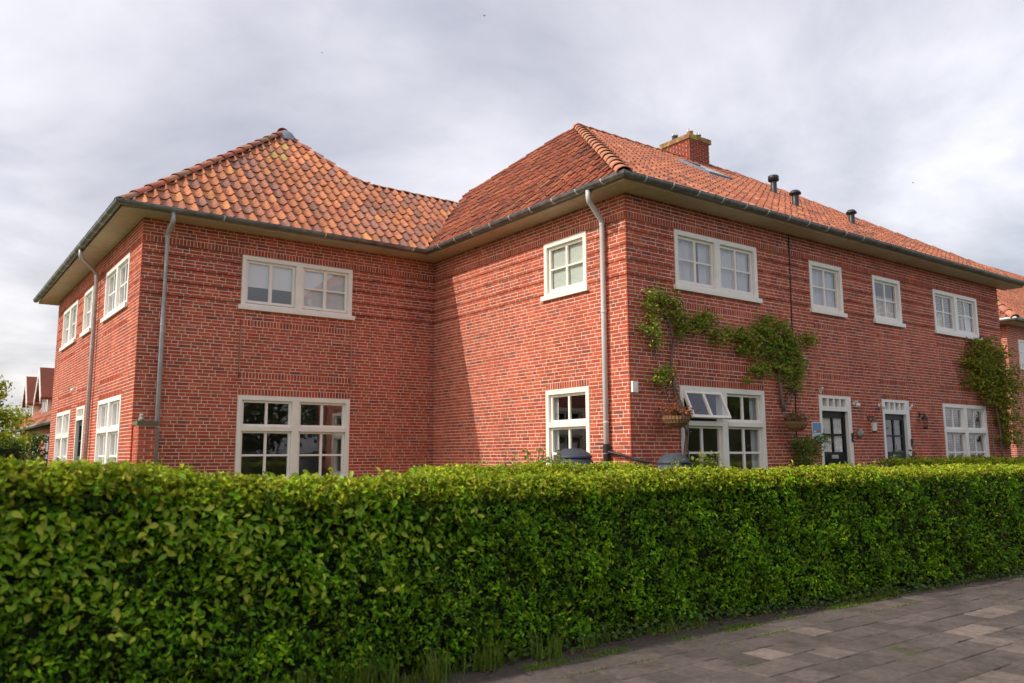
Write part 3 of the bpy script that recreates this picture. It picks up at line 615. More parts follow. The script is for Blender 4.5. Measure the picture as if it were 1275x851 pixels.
# chimney
chx, chy = 15.87, 13.66
mb = MB(); mb.box(chx, chx+.78, chy, chy+.95, 8.9, 9.86); ch = mb.build('chimney', MT['mortar'], roof)
cb = MB()
def small_bricks(mb, x0, x1, y0, y1, z0, z1, nrm, dark=1.0):
    k = 0; z = z0
    while z+CH <= z1+.01:
        L = (x1-x0) if nrm[1] else (y1-y0); s = -.11*(k % 2)
        while s < L:
            a, b = max(0, s)+.005, min(L, s+.21)-.005
            if b-a > .03:
                c = tuple(q*dark for q in tint_brick())
                if nrm[1]: mb.box(x0+a, x0+b, y0-.007 if nrm[1] < 0 else y1, y0 if nrm[1] < 0 else y1+.007, z+.005, z+CH-.005, c)
                else: mb.box(x0-.007 if nrm[0] < 0 else x1, x0 if nrm[0] < 0 else x1+.007, y0+a, y0+b, z+.005, z+CH-.005, c)
            s += .22
        z += CH; k += 1
for nrm in ((0, -1), (-1, 0), (1, 0), (0, 1)): small_bricks(cb, chx, chx+.78, chy, chy+.95, 9.0, 9.86, nrm, .62)
stuff(cb.build('chimney_brickwork', MT['brick'], ch))
MB().box(chx-.05, chx+.83, chy-.05, chy+1.0, 9.86, 9.985).build('chimney_cap', mat('mossy_cap', (.26, .13, .08), .95, nscale=14, namt=.3, bump=.6, dirt=[((.42, .36, .05), 4.5, .50, .60)]), ch)
MB().box(chx-.012, chx+.79, chy-.016, chy+.5, 9.0, 9.22).build('chimney_flashing', MT['leadwhite'], ch)
for px, h, m in ((.16, .17, 'barrel'), (.40, .24, 'terracotta'), (.62, .16, 'coping')):
    py = {.16: .62, .40: .30, .62: .22}[px]
    p = MB(); p.lathe((chx+px, chy+py, 9.985), [(.085, 0), (.078, h), (.088, h+.012), (.066, h+.014), (.066, h-.05)], 14); po = p.build('chimney_pot', MT[m], ch, True)
    q = MB()
    for k in range(6):
        t = math.pi*k/6; q.tube([(chx+px+.075*math.cos(a)*math.cos(t), chy+py+.075*math.cos(a)*math.sin(t), 9.985+h+.11*math.sin(a)) for a in [math.pi*e/8 for e in range(9)]], .004, 4)
    q.build('wire_cowl', MT['strap'], po)
# skylight
def roofC(x, y, h): n = Vector((0, -SC, 1)).normalized(); q = Vector((x, y, zC(x, y)))+n*h; return tuple(q)
def slabC(mb, x0, x1, y0, y1, h0, h1, c=None): return mb.hexa([roofC(x0,y0,h0),roofC(x1,y0,h0),roofC(x1,y1,h0),roofC(x0,y1,h0),roofC(x0,y0,h1),roofC(x1,y0,h1),roofC(x1,y1,h1),roofC(x0,y1,h1)], c)
s = MB(); x0, x1, y0, y1 = 14.25, 15.05, 11.75, 12.70
slabC(s, x0, x0+.07, y0, y1, .0, .11); slabC(s, x1-.07, x1, y0, y1, .0, .11); slabC(s, x0+.07, x1-.07, y0, y0+.07, .0, .108); slabC(s, x0+.07, x1-.07, y1-.07, y1, .0, .108)
sk = s.build('skylight', MT['lead'], roof); g = MB(); slabC(g, x0+.07, x1-.07, y0+.07, y1-.07, .085, .092); g.build('pane', glass_mat('skylight_glass', (.3, .3, .3), .45, .8), sk)
s = MB(); slabC(s, x0-.1, x1+.1, y0-.12, y0, .045, .06); s.build('flashing', MT['leadwhite'], sk)
# vent pipes
def vent(px, py, h, r, wide):
    rr = ray(px, py); t = (Z0+SC*(E0-YC)-EYE)/(rr[2]-SC*rr[1]); b = rr*t; b[2] += EYE
    p = MB(); p.lathe((b[0], b[1], b[2]-.1), [(r*1.6, .0), (r*1.5, .12), (r, .15), (r, h+.06)], 14); v = p.build('vent_pipe', MT['blackpl'], roof, True)
    c = MB()
    if wide: c.lathe((b[0], b[1], b[2]+h-.06), [(r, 0), (r*1.75, .02), (r*1.75, .13), (r*1.6, .15), (0, .155)], 14)
    else: c.lathe((b[0], b[1], b[2]+h-.05), [(r, 0), (r*1.75, .015), (r*1.7, .05), (r*1.1, .10), (0, .12)], 14)
    c.build('vent_cap', MT['blackpl'], v, True)
vent(964, 243, .40, .075, True); vent(991, 260, .36, .075, False); vent(1061, 281, .32, .07, False)
# stub buttress at the corner, with coping
cb = MB(); cb.box(XD+.03, XD+.30, YA-.34, YA-.012, -.1, 2.19); bt = cb.build('buttress', MT['mortar'], house); cb = MB()
for nrm in ((0, -1), (-1, 0), (1, 0)): small_bricks(cb, XD+.03, XD+.30, YA-.34, YA-.012, .0, 2.19, nrm)
stuff(cb.build('buttress_brickwork', MT['brick'], bt)); MB().box(XD+.0, XD+.33, YA-.38, YA-.011, 2.19, 2.25).build('coping_stone', MT['coping'], bt)
mb = MB(); mb.lathe((XD+.13, YA-.2, 2.25), [(0, 0), (.05, .0), (.07, .04), (.075, .09), (.06, .13), (.045, .15), (.055, .18), (.05, .22), (.02, .245), (0, .25)], 14)
for s_ in (-1, 1): mb.lathe((XD+.13+s_*.03, YA-.2, 2.47), [(.018, 0), (.012, .03), (0, .045)], 6)
mb.v = [(XD+.10+(a-XD-.13)*.62, b, 2.25+(c-2.25)*.5) for a, b, c in mb.v]; tag(mb.build('stone_owl', MT['stone'], None, True), 'small weathered stone owl figure on the coping of the corner buttress', 'ornament')
# ------------------------------------------------------------------ foliage helpers
def unit(a): return a/np.maximum(np.linalg.norm(a, axis=1, keepdims=True), 1e-9)
def leaf_arrays(P, Nn, size, col, spread=.8, aspect=.52, droop=.25, fold=.16):
    n = len(P); nr = unit(Nn+RNG.normal(0, spread, (n, 3))); ax = RNG.normal(0, 1, (n, 3)); ax[:, 2] -= droop
    ax = unit(ax-nr*np.sum(ax*nr, 1, keepdims=True)); sd = np.cross(nr, ax); s = size[:, None]
    base = P-ax*s*.5; tip = P+ax*s*.5-nr*s*.10; l = P+sd*s*aspect*.5+nr*s*fold-ax*s*.06; r = P-sd*s*aspect*.5+nr*s*fold-ax*s*.06
    V = np.stack([base, r, tip, l], 1).reshape(-1, 3); b = np.arange(n)[:, None]*4
    F = np.concatenate([b+np.array([[0, 1, 2]]), b+np.array([[0, 2, 3]])], 0); return V, F, np.repeat(col, 4, 0)
def leaf_obj(name, parts, m, parent=None):
    V = []; F = []; C = []; n = 0
    for v, f, c in parts: V.append(v); F.append(f+n); C.append(c); n += len(v)
    return mesh_obj(name, np.concatenate(V), np.concatenate(F), m, parent, np.concatenate(C))
def pick(n, pal, jit=.2):
    p = np.array([q[:3] for q in pal]); w = np.array([q[3] for q in pal]); i = RNG.choice(len(pal), n, p=w/w.sum())
    return p[i]*(1+RNG.uniform(-jit, jit, (n, 1)))
PRIVET = [(.18, .37, .012, 5), (.125, .29, .012, 4), (.31, .46, .02, 2.4), (.06, .15, .01, 2)]
TOPPAL = [(.31, .37, .018, 4), (.23, .33, .015, 3), (.38, .38, .03, 2)]  # yellower leaf colours, sunlight on the hedge tops put into the tint
BEECH = [(.27, .44, .018, 4), (.18, .36, .014, 4), (.50, .56, .05, 3), (.46, .38, .09, .5)]
BROWN = [(.10, .075, .03, 3), (.07, .085, .025, 3), (.05, .09, .02, 4)]
def sprigs(P, Nn, col, k, rad=.024, reach=.055):
    # each point becomes a short shoot of k leaves, paler towards its tip
    n = len(P); d = unit(Nn+RNG.normal(0, .35, (n, 3))); age = RNG.uniform(.72, 1.28, (n, 1)); f = np.tile(np.linspace(0, 1, k), n)[:, None]
    P2 = np.repeat(P, k, 0)+np.repeat(d, k, 0)*(f*reach-.02)+RNG.normal(0, 1, (n*k, 3))*rad*(1.05-.6*f); N2 = np.repeat(d, k, 0)*(.4+.6*f)+RNG.normal(0, .35, (n*k, 3))
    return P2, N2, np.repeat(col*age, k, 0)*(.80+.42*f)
def bumps(a, b): return .030*np.sin(a*5.3+1.3*np.sin(b*4.1))+.026*np.sin(b*7.7+a*3.1)+.020*np.sin(a*13.1+b*9.0)
def hedge(name, label, x0, x1, front, width, ztop, dens, size, pal, toppal, extra=None, big=None, group=None, along='x', zlow=.06):
    """trimmed hedge along X: front(x) is the plan line of its street face, ztop(x) its height"""
    root = empty(name, label, 'hedge', group=group); L = x1-x0; n = int(L*dens/5); parts = []
    xs = RNG.uniform(x0, x1, n); h = ztop(xs); w = width; per = h+w+h*.5; q = RNG.uniform(0, 1, n)*(1.55*1.0*h.mean()+w*1.5)
    a = q < h.mean()*1.25; t = (q >= h.mean()*1.25) & (q < h.mean()*1.25+w*1.5)
    P = np.zeros((n, 3)); Nn = np.zeros((n, 3)); yf = front(xs); R = .13; dep = np.abs(RNG.normal(0, .040, n))
    z = RNG.uniform(0, 1, n)*(h-zlow)+zlow; zf = z/h
    rd = np.clip((z-(h-R))/R, 0, 1); inset = R*(1-np.sqrt(np.clip(1-rd**2, 0, 1)))     # rounded shoulder
    taper = .05*(1-zf)
    P[a] = np.stack([xs, yf+inset+dep-bumps(xs, z)+taper*0, z], 1)[a]; Nn[a] = np.stack([0*xs, -1+rd*.8, .75+rd], 1)[a]
    yy = RNG.uniform(.10, w-.05, n); P[t] = np.stack([xs, yf+yy, h-dep*.8+bumps(xs, yy)*.6+RNG.exponential(.012, n)], 1)[t]; Nn[t] = np.array([0, -.1, 1.0])
    b = ~(a | t); P[b] = np.stack([xs, yf+w-inset-dep, z], 1)[b]; Nn[b] = np.array([0, 1, .3])
    sh = RNG.uniform(0, 1, n) < .16; th = RNG.uniform(0, 1.7, n); R2 = R+RNG.normal(0, .018, n)                # shoulder
    P[sh] = np.stack([xs, yf+R-R2*np.cos(th)-bumps(xs, z)*.5, h-R+R2*np.sin(th)], 1)[sh]; Nn[sh] = np.stack([0*xs, -np.cos(th), np.sin(th)+.3], 1)[sh]
    sunny_top = (P[:, 2]-(h-.10) > np.minimum(RNG.uniform(-.12, .09, n), RNG.uniform(-.03, .09, n))); col = np.where(sunny_top[:, None], pick(n, toppal), pick(n, pal))  # leaves near the top tinted as if sunlit, the front left greener
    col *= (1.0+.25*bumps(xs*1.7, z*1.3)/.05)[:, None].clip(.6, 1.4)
    if extra is not None: col = extra(P, col)
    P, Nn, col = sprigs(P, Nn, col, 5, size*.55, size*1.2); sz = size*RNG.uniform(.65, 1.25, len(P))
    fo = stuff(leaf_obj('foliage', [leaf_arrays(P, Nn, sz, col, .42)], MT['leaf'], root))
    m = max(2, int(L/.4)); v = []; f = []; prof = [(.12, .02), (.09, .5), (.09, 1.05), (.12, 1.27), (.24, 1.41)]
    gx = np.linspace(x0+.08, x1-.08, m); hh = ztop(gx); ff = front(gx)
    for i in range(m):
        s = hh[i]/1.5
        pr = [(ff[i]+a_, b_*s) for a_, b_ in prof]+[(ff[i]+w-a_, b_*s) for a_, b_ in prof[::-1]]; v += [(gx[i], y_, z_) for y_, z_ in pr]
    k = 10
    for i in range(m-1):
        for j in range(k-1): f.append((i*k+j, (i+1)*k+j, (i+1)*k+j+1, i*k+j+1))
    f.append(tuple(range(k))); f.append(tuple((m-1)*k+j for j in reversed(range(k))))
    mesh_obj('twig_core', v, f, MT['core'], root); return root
# street hedge
def fl(x): return 5.60+.12*np.clip((np.asarray(x)-3.0)/3.4, 0, 1)-.088*np.clip(np.asarray(x)-6.6, 0, 30)
def ft(x): return np.interp(np.asarray(x, float), [-1, .8, 1.6, 2.4, 4.5, 6.5, 9, 14], [1.61, 1.57, 1.50, 1.44, 1.43, 1.435, 1.44, 1.43])+.010*np.sin(np.asarray(x)*2.2)
def tintmix(P, col):
    w = np.clip((P[:, 0]-8.0)/3.0, 0, 1)*(np.sin(P[:, 0]*6.3+P[:, 2]*.6)*.5+.5)*.75*(P[:, 2] < 1.36); r = RNG.uniform(0, 1, len(P)) < w*.55
    col = col.copy(); col[r] = pick(int(r.sum()), BROWN); return col
hedge_o = hedge('street_hedge', 'long clipped green hedge along the pavement in front of the brick house', -.9, 9.6, fl, .62, ft, 10500, .047, PRIVET, TOPPAL, tintmix)
hp = []
for x0, x1, den in ((9.55, 17, 7000), (17, 27, 3000)):
    n = int((x1-x0)*den/5); xs = RNG.uniform(x0, x1, n); z = RNG.uniform(.05, 1, n)*ft(xs); top = RNG.uniform(0, 1, n) < .32
    dep = np.abs(RNG.normal(0, .05, n)); P = np.stack([xs, fl(xs)+dep-bumps(xs, z), z], 1); Nn = np.tile([0, -1, .75], (n, 1))
    yy = RNG.uniform(.03, .6, n); P[top] = np.stack([xs, fl(xs)+yy, ft(xs)-dep*.7+RNG.exponential(.012, n)-np.clip(.13-yy, 0, 1)*.7], 1)[top]; Nn[top] = (0, -.1, 1)
    col = np.where((P[:, 2] > ft(xs)-.10)[:, None], pick(n, TOPPAL), pick(n, PRIVET)); P, Nn, col = sprigs(P, Nn, tintmix(P, col), 5); hp.append(leaf_arrays(P, Nn, .048*RNG.uniform(.7, 1.25, len(P)), col, .42))  # same sunlit tint for the top leaves here
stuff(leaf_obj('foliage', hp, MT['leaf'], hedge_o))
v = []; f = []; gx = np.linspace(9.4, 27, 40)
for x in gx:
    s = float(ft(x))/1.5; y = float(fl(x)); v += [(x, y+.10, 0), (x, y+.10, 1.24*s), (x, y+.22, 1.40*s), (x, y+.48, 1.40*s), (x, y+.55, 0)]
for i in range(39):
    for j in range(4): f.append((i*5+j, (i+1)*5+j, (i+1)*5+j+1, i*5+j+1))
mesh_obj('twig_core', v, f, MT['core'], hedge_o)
# broad serrate leaves of the shoots that grow through the left part of the hedge
def broad_leaf(col):
    o = [(0, 0), (.10, .17), (.30, .27), (.52, .25), (.75, .14), (1.0, 0)]; v = []; f = []
    for a, b in o: v.append((a-.5, 0, -.18*(a-.35)**2)); 
    for a, b in o[1:-1]: v.append((a-.5, b, .055-.18*(a-.35)**2)); v.append((a-.5, -b, .055-.18*(a-.35)**2))
    L = lambda i: 6+(i-1)*2; R = lambda i: 7+(i-1)*2
    f = [(0, 1, L(1)), (0, R(1), 1), (4, 5, L(4)), (4, R(4), 5)]
    for i in range(1, 4): f += [(i, i+1, L(i+1), L(i)), (i+1, i, R(i), R(i+1))]
    me = bpy.data.meshes.new('leaf'); me.from_pydata(v, [], f); me.update(); a = me.attributes.new('tint', 'FLOAT_COLOR', 'POINT')
    for i in range(len(v)): a.data[i].color = (*col, 1)
    me.materials.append(MT['leafbig']); me.polygons.foreach_set('use_smooth', [True]*len(f)); return me
BLM = [broad_leaf(tuple(c)) for c in pick(14, BEECH, .15)]
nb = 0; bverts = []
def leaf_matrix(p, s):
    nrm = Vector((random.gauss(0, .55), -1+random.gauss(0, .4), .95+random.gauss(0, .5))).normalized(); ax = Vector((random.gauss(0, .8), -.25, -.75+random.gauss(0, .5)))
    ax = (ax-nrm*ax.dot(nrm)).normalized(); sd = nrm.cross(ax); m = Matrix((ax, sd, nrm)).transposed().to_4x4(); m = Matrix.Translation(p) @ m @ Matrix.Diagonal((s, s, s, 1))
    return m
cand = []
for i in range(3900):
    x = random.uniform(-.3, 4.6)
    z = min(1.50, max(.25, random.triangular(.35, 1.56, 1.30))); cl_ = math.sin(x*6.1+z*3)+math.sin(z*9.3-x*2.2)
    if cl_ < random.uniform(-1.9, .3): continue
    if random.random() < (x-1.9)*.48 or random.random() < (.5-x)*.5: continue
    if z < 1.0 and random.random() < .9-z*.6: continue
    off = .0 if z < 1.33 else random.uniform(0.03, .3); cand.append((x, float(fl(x)-bumps(np.float64(x), np.float64(z)))-random.uniform(-.02, .06)+off, z+(random.uniform(0, .06) if z > 1.45 else 0)))
jv = MB()
for i, c in enumerate(cand):
    s = random.uniform(.042, .080)
    if i < 300:
        o = bpy.data.objects.new('leaf', random.choice(BLM)); COL.objects.link(o); o.parent = hedge_o; o.matrix_basis = leaf_matrix(c, s)
    else:
        me = random.choice(BLM); mw = leaf_matrix(c, s); col = tuple(me.attributes['tint'].data[0].color)[:3]
        jv.add([mw @ q.co for q in me.vertices], [tuple(pl.vertices) for pl in me.polygons], col)
stuff(jv.build('broad_leaves', MT['leafbig'], hedge_o, True))
tw = MB()
for i in range(46):
    x = random.uniform(-.2, 3.4); y = float(fl(x))+random.uniform(.05, .4); z = float(ft(x)); tw.tube([(x, y, z-.12), (x+random.uniform(-.03, .03), y-.01, z+random.uniform(.0, .05))], .0022, 4)
stuff(tw.build('twigs', MT['bark'], hedge_o))
# inner garden hedges
hedge('garden_hedge', 'short clipped bright green hedge standing behind the street hedge, below the inner wall corner', 4.25, 7.4, lambda x: 7.2+0*np.asarray(x), .5, lambda x: 1.50+0*np.asarray(x), 8000, .042, PRIVET, TOPPAL)
hedge('garden_hedge', 'low clipped hedge with brownish sides below the two front doors', 14.35, 25.0, lambda x: 7.75+0*np.asarray(x), .55, lambda x: 1.52+0*np.asarray(x), 4000, .045, BROWN+PRIVET[:2], TOPPAL)
# grass and weeds at the hedge foot and in the slab joints
def blades(pts, hmin, hmax, pal, wid=.004):
    n = len(pts); P = np.array(pts); h = RNG.uniform(hmin, hmax, n); a = RNG.uniform(0, 2*np.pi, n); le = RNG.uniform(.1, .8, n)*h; c = pick(n, pal, .25)
    d = np.stack([np.cos(a), np.sin(a), 0*a], 1); s = np.stack([-np.sin(a), np.cos(a), 0*a], 1)*wid
    m = P+d*(le*.35)[:, None]; m[:, 2] += h*.65; t = P+d*le[:, None]; t[:, 2] += h
    V = np.stack([P-s, P+s, m+s*.8, m-s*.8, t], 1).reshape(-1, 3); b = np.arange(n)[:, None]*5
    F = np.concatenate([b+np.array([[0, 1, 2]]), b+np.array([[0, 2, 3]]), b+np.array([[3, 2, 4]])], 0); return V, F, np.repeat(c, 5, 0)
GR_ = [(.13, .22, .018, 4), (.09, .18, .015, 3), (.20, .24, .03, 2), (.20, .17, .07, .6)]
def tufts(cs, nb, rad):
    r = []
    for x, y in cs:
        for k in range(int(nb*random.uniform(.4, 1.4))): a = random.uniform(0, 6.28); q = abs(random.gauss(0, rad)); r.append((x+q*math.cos(a), y+q*math.sin(a), .004))
    return r
def verge(n, f): return [(x, float(fl(x))-.03-abs(random.gauss(0, .10))) for x in (f() for _ in range(n))]
pl2 = tufts(verge(34, lambda: random.choice([random.gauss(2.7, .5), random.gauss(3.7, .35), random.uniform(.8, 4.6)])), 34, .05)
pl3 = tufts(verge(60, lambda: random.uniform(.8, 5.2)), 16, .05)
ps = tufts(verge(46, lambda: random.choice([random.gauss(6.1, .3), random.gauss(9.1, .3), random.uniform(4.4, 13)])), 22, .05)
g2 = []
for i in range(9000):                                      # low grass and moss along the border kerb and in joints
    x = random.uniform(3.2, 9.5); q = math.sin(x*3.1)+math.sin(x*7.7+1); 
    if q < random.uniform(-.4, 1.2): continue
    y = 5.29+random.gauss(0, .03) if random.random() < .6 else random.choice([5.207, 5.207, 4.9035])+random.gauss(0, .007); g2.append((x, y, .004))
stuff(tag(leaf_obj('verge_grass', [blades(pl2, .06, .27, GR_, .0035), blades(pl3, .03, .12, GR_, .004), blades(ps, .02, .08, GR_), blades(g2, .008, .035, GR_, .003)], MT['leaf']), 'green grass and weeds growing at the foot of the street hedge', 'grass', kind='stuff'))
wp = []; n = 1500
xs = RNG.uniform(3.6, 12.5, n); P = np.stack([xs, fl(xs)-np.abs(RNG.normal(0, .09, n)), np.abs(RNG.normal(.03, .05, n))+.01], 1)
stuff(tag(leaf_obj('ground_cover', [leaf_arrays(P, np.tile([0, -.3, 1], (n, 1)), RNG.uniform(.03, .065, n), pick(n, [(.10, .17, .03, 3), (.07, .14, .025, 3)]), .5, .8)], MT['leaf']), 'low broad weed leaves spilling from under the street hedge', 'weeds', kind='stuff'))
n = 700; xs = RNG.uniform(3.6, 12.5, n); P = np.stack([xs, fl(xs)-RNG.uniform(-.1, .28, n), np.full(n, .012)], 1)
stuff(tag(leaf_obj('fallen_leaves', [leaf_arrays(P, np.tile([0, 0, 1], (n, 1)), RNG.uniform(.02, .045, n), pick(n, [(.16, .07, .03, 3), (.22, .13, .06, 2), (.09, .04, .02, 2)]), .25, .7)], MT['leaf']), 'dry brown fallen leaves on the soil below the hedge', 'leaves', kind='stuff'))
# ------------------------------------------------------------------ climbers on the street facade
ROSE = [(.20, .33, .025, 4), (.30, .40, .035, 3), (.10, .19, .018, 2.4), (.40, .25, .06, 1.6), (.40, .43, .06, 1)]
def climber(label, blobs, stems, dens=2600, size=.055, pal=ROSE, depth=.16, name='climbing_rose', r0=.02):
    root = empty(name, label, 'climber'); parts = []
    for px, py, rx, ry in blobs:
        c = on('C', px, py); e = on('C', px+rx, py); g = on('C', px, py+ry); a = abs(e[0]-c[0]); b = abs(g[2]-c[2]); n = int(dens*a*b*2.5)+22
        q = RNG.normal(0, .5, (n, 3)); k = np.linalg.norm(q, axis=1); g_ = np.sin(q[:, 0]*5.5+px)+np.sin(q[:, 2]*6.5+py*.7+q[:, 0]*2); q = q[(k < 1.3) & (g_ > RNG.uniform(-1.3, .2, n))]; n = len(q)
        P = np.stack([c[0]+q[:, 0]*a, YC-.03-np.abs(q[:, 1])*depth*1.3, c[2]+q[:, 2]*b+.03*np.sin(q[:, 0]*9)], 1)
        parts.append(leaf_arrays(P, np.tile([0, -1, 1.1], (n, 1)), size*RNG.uniform(.6, 1.3, n), pick(n, pal, .3), .8, .6))
    stuff(leaf_obj('foliage', parts, MT['leaf'], root))
    for st in stems:
        pts = [on('C', x, y, d) for x, y, d in st[1:]]; P = []
        for i in range(len(pts)-1):
            for t in (0, .33, .66): q = pts[i]*(1-t)+pts[i+1]*t; q = q+RNG.normal(0, .012, 3)*(t > 0); P.append(q)
        P.append(pts[-1]); m = MB(); m.tube([tuple(q) for q in P], [st[0]*(1-.55*i/len(P)) for i in range(len(P))], 7); m.build('stem', MT['vinebark'], root, True)
    return root
climber('climbing rose with bare pale stems beside the open window, right of the white downpipe corner',
 [(807, 376, 13, 22), (805, 409, 15, 19), (813, 430, 9, 8), (827, 378, 16, 18), (838, 395, 15, 16), (852, 408, 14, 12), (877, 402, 14, 18), (888, 422, 12, 12), (818, 472, 15, 14), (826, 462, 9, 8), (842, 412, 8, 12), (866, 400, 8, 10)],
 [[.026, (851, 578, .09), (855, 545, .10), (846, 512, .08), (838, 478, .06), (836, 450, .06), (838, 428, .06), (836, 405, .07), (828, 385, .08)], [.02, (858, 578, .09), (856, 552, .12), (857, 520, .10), (848, 500, .08), (840, 478, .06)],
  [.014, (838, 432, .06), (848, 424, .07), (864, 424, .07), (876, 416, .08)], [.013, (836, 432, .06), (833, 420, .06), (829, 404, .07), (822, 386, .08)], [.012, (834, 500, .05), (828, 480, .05), (818, 448, .05), (812, 425, .06), (812, 400, .08)], [.016, (820, 492, .08), (826, 486, .1), (836, 478, .06)]])
climber('bushy climbing rose spreading high between the open window and the black front door',
 [(910, 417, 16, 12), (925, 424, 16, 14), (943, 413, 18, 16), (958, 425, 18, 18), (948, 440, 20, 14), (965, 405, 12, 10), (975, 440, 16, 16), (968, 460, 18, 16), (990, 452, 10, 12), (985, 480, 12, 10), (980, 430, 12, 12), (1001, 424, 12, 10), (943, 462, 10, 10), (935, 460, 8, 9), (990, 466, 8, 10), (920, 436, 10, 7), (975, 420, 12, 12), (950, 398, 8, 6), (925, 474, 6, 4)],
 [[.035, (977, 512, .05), (972, 485, .08), (970, 460, .08), (962, 440, .08), (948, 425, .09)], [.025, (977, 503, .07), (987, 492, .07), (992, 478, .07)], [.02, (970, 465, .08), (985, 445, .08), (998, 428, .08)], [.014, (962, 442, .08), (935, 440, .08), (910, 428, .06)]], 3000)
climber('dense olive green climber covering the far end of the street facade',
 [(1210, 436, 14, 12), (1225, 440, 14, 14), (1200, 452, 11, 14), (1215, 460, 16, 16), (1232, 460, 13, 16), (1205, 476, 12, 12), (1222, 480, 16, 16), (1240, 478, 14, 18), (1252, 482, 11, 16), (1230, 500, 13, 12), (1246, 502, 12, 12), (1250, 522, 11, 14), (1240, 524, 8, 10), (1245, 545, 10, 12), (1255, 545, 8, 14), (1238, 442, 8, 10), (1213, 426, 10, 6), (1250, 462, 8, 8)],
 [[.03, (1248, 570, .08), (1246, 540, .1), (1240, 510, .1), (1232, 480, .1), (1220, 450, .1)], [.018, (1238, 570, .06), (1235, 540, .06), (1233, 515, .07)]], 1500, .075, [(.25, .28, .02, 4), (.19, .23, .018, 3), (.34, .33, .03, 2), (.11, .145, .015, 2)], .30, 'wall_climber')
climber('leafy green shrub below the hanging basket beside the black front door', [(993, 553, 12, 13), (1004, 560, 12, 12), (990, 570, 10, 10), (1012, 549, 7, 7), (998, 575, 14, 8), (1018, 546, 5, 4), (985, 552, 7, 8)], [[.012, (998, 582, .1), (996, 560, .12), (992, 545, .12)]], 2800, .05, [(.12, .21, .025, 4), (.16, .26, .03, 3), (.08, .15, .02, 3)], .22, 'shrub')
# ------------------------------------------------------------------ things on and by the house
def basket(px, py, r, label, flowers):
    c = on('C', px, py, .30); root = empty('hanging_basket', label, 'hanging basket'); mb = MB(); prof = [(r*math.sin(a), -r*.85*math.cos(a)) for a in [math.pi/2*k/7 for k in range(1, 8)]]
    mb.lathe(c, [(0.005, -r*.85)]+prof+[(r*1.03, .012), (r*.95, .012), (r*.9, -.03)], 22)
    mb.c = [tuple(np.array((.30, .17, .085))*random.uniform(.55, 1.2)) for _ in mb.v]; mb.build('coir_bowl', MT['wicker'], root)
    w = MB()
    for k in range(26):
        t = 2*math.pi*k/26+.1; w.tube([(c[0]+(r+.008)*math.sin(a)*math.cos(t), c[1]+(r+.008)*math.sin(a)*math.sin(t), c[2]-(r*.85+.008)*math.cos(a)) for a in (.35, .7, 1.05, 1.3, 1.57)], .005, 4, (.36, .20, .10))
    for a in (.6, 1.0, 1.35): w.tube([(c[0]+(r+.01)*math.sin(a)*math.cos(t), c[1]+(r+.01)*math.sin(a)*math.sin(t), c[2]-(r*.85+.01)*math.cos(a)) for t in [2*math.pi*k/20 for k in range(21)]], .005, 4, (.26, .14, .07))
    w.build('wicker_rods', MT['wicker'], root)
    n = 420; q = RNG.normal(0, .5, (n, 3)); P = np.stack([c[0]+q[:, 0]*r*1.05, c[1]+q[:, 1]*r*1.05, c[2]+.03+np.abs(q[:, 2])*r*.75], 1)
    stuff(leaf_obj('plants', [leaf_arrays(P, np.tile([0, -.6, 1.], (n, 1)), RNG.uniform(.03, .07, n), pick(n, flowers, .3), .8, .45)], MT['leaf'], root))
    ch = MB(); wl = fp('C', c[0]-XB, c[2]+.62, .0); ch.tube([wl, (c[0], YC-.30, c[2]+.60), (c[0], YC-.33, c[2]+.56)], .009, 6); ch.tube([fp('C', c[0]-XB, c[2]+.36, 0), (c[0], YC-.22, c[2]+.59)], .008, 6)
    ch.build('bracket', MT['black'], root); h = MB()
    for k in range(3): t = 2*math.pi*k/3+.4; h.tube([(c[0], c[1], c[2]+.56), (c[0]+r*math.cos(t), c[1]+r*math.sin(t), c[2]+.01)], .003, 4)
    h.build('chain', MT['black'], root); return root
basket(842, 519, .205, 'wicker hanging basket with withered orange flowers, left of the open window', [(.34, .12, .045, 4), (.22, .085, .04, 3), (.40, .20, .09, 2), (.10, .06, .04, 2)])
basket(991, 526, .19, 'wicker hanging basket with pale dry grass under the bushy climbing rose', [(.30, .20, .13, 4), (.20, .12, .07, 3), (.10, .13, .03, 2)])
c = MB(); c.tube([tuple(on('C', x, y, .012)) for x, y in ((981.5, 291), (983.5, 330), (986, 400), (989.5, 470), (992, 545))], .011, 6); tag(c.build('wall_cable', MT['black']), 'dark thin cable running straight down the street facade past the climber', 'cable')
def bx(face, u, z, w, h, d0, d1): return MB().fbox(face, u-w/2, u+w/2, z-h/2, z+h/2, d0, d1)
q = on('C', 788.5, 482); r = empty('wall_box', 'small white wall box on the brick corner under the eaves, level with the lintels', 'wall box')
bx('C', q[0]-XB, q[2], .115, .17, .006, .05).build('housing', MT['white'], r); bx('C', q[0]-XB+.01, q[2], .05, .09, .05, .056).build('vent_grille', MT['cream'], r)
q = on('C', 1016, 538); r = empty('wall_sign', 'blue and white poster sign on the wall left of the black front door', 'sign')
bx('C', q[0]-XB, q[2], .29, .36, .008, .024).build('board', MT['white'], r); s = MB(); s.fbox('C', q[0]-XB-.135, q[0]-XB+.135, q[2]-.02, q[2]+.168, .024, .0265, (.13, .30, .50)); s.fbox('C', q[0]-XB-.135, q[0]-XB+.135, q[2]-.168, q[2]-.02, .024, .0264, (.55, .66, .72))
s.fbox('C', q[0]-XB-.03, q[0]-XB+.09, q[2]-.005, q[2]+.03, .0265, .028, (.50, .10, .12)); s.fbox('C', q[0]-XB-.10, q[0]-XB-.01, q[2]+.0, q[2]+.02, .0265, .0278, (.75, .78, .8)); s.build('print', MT['signblue'], r)
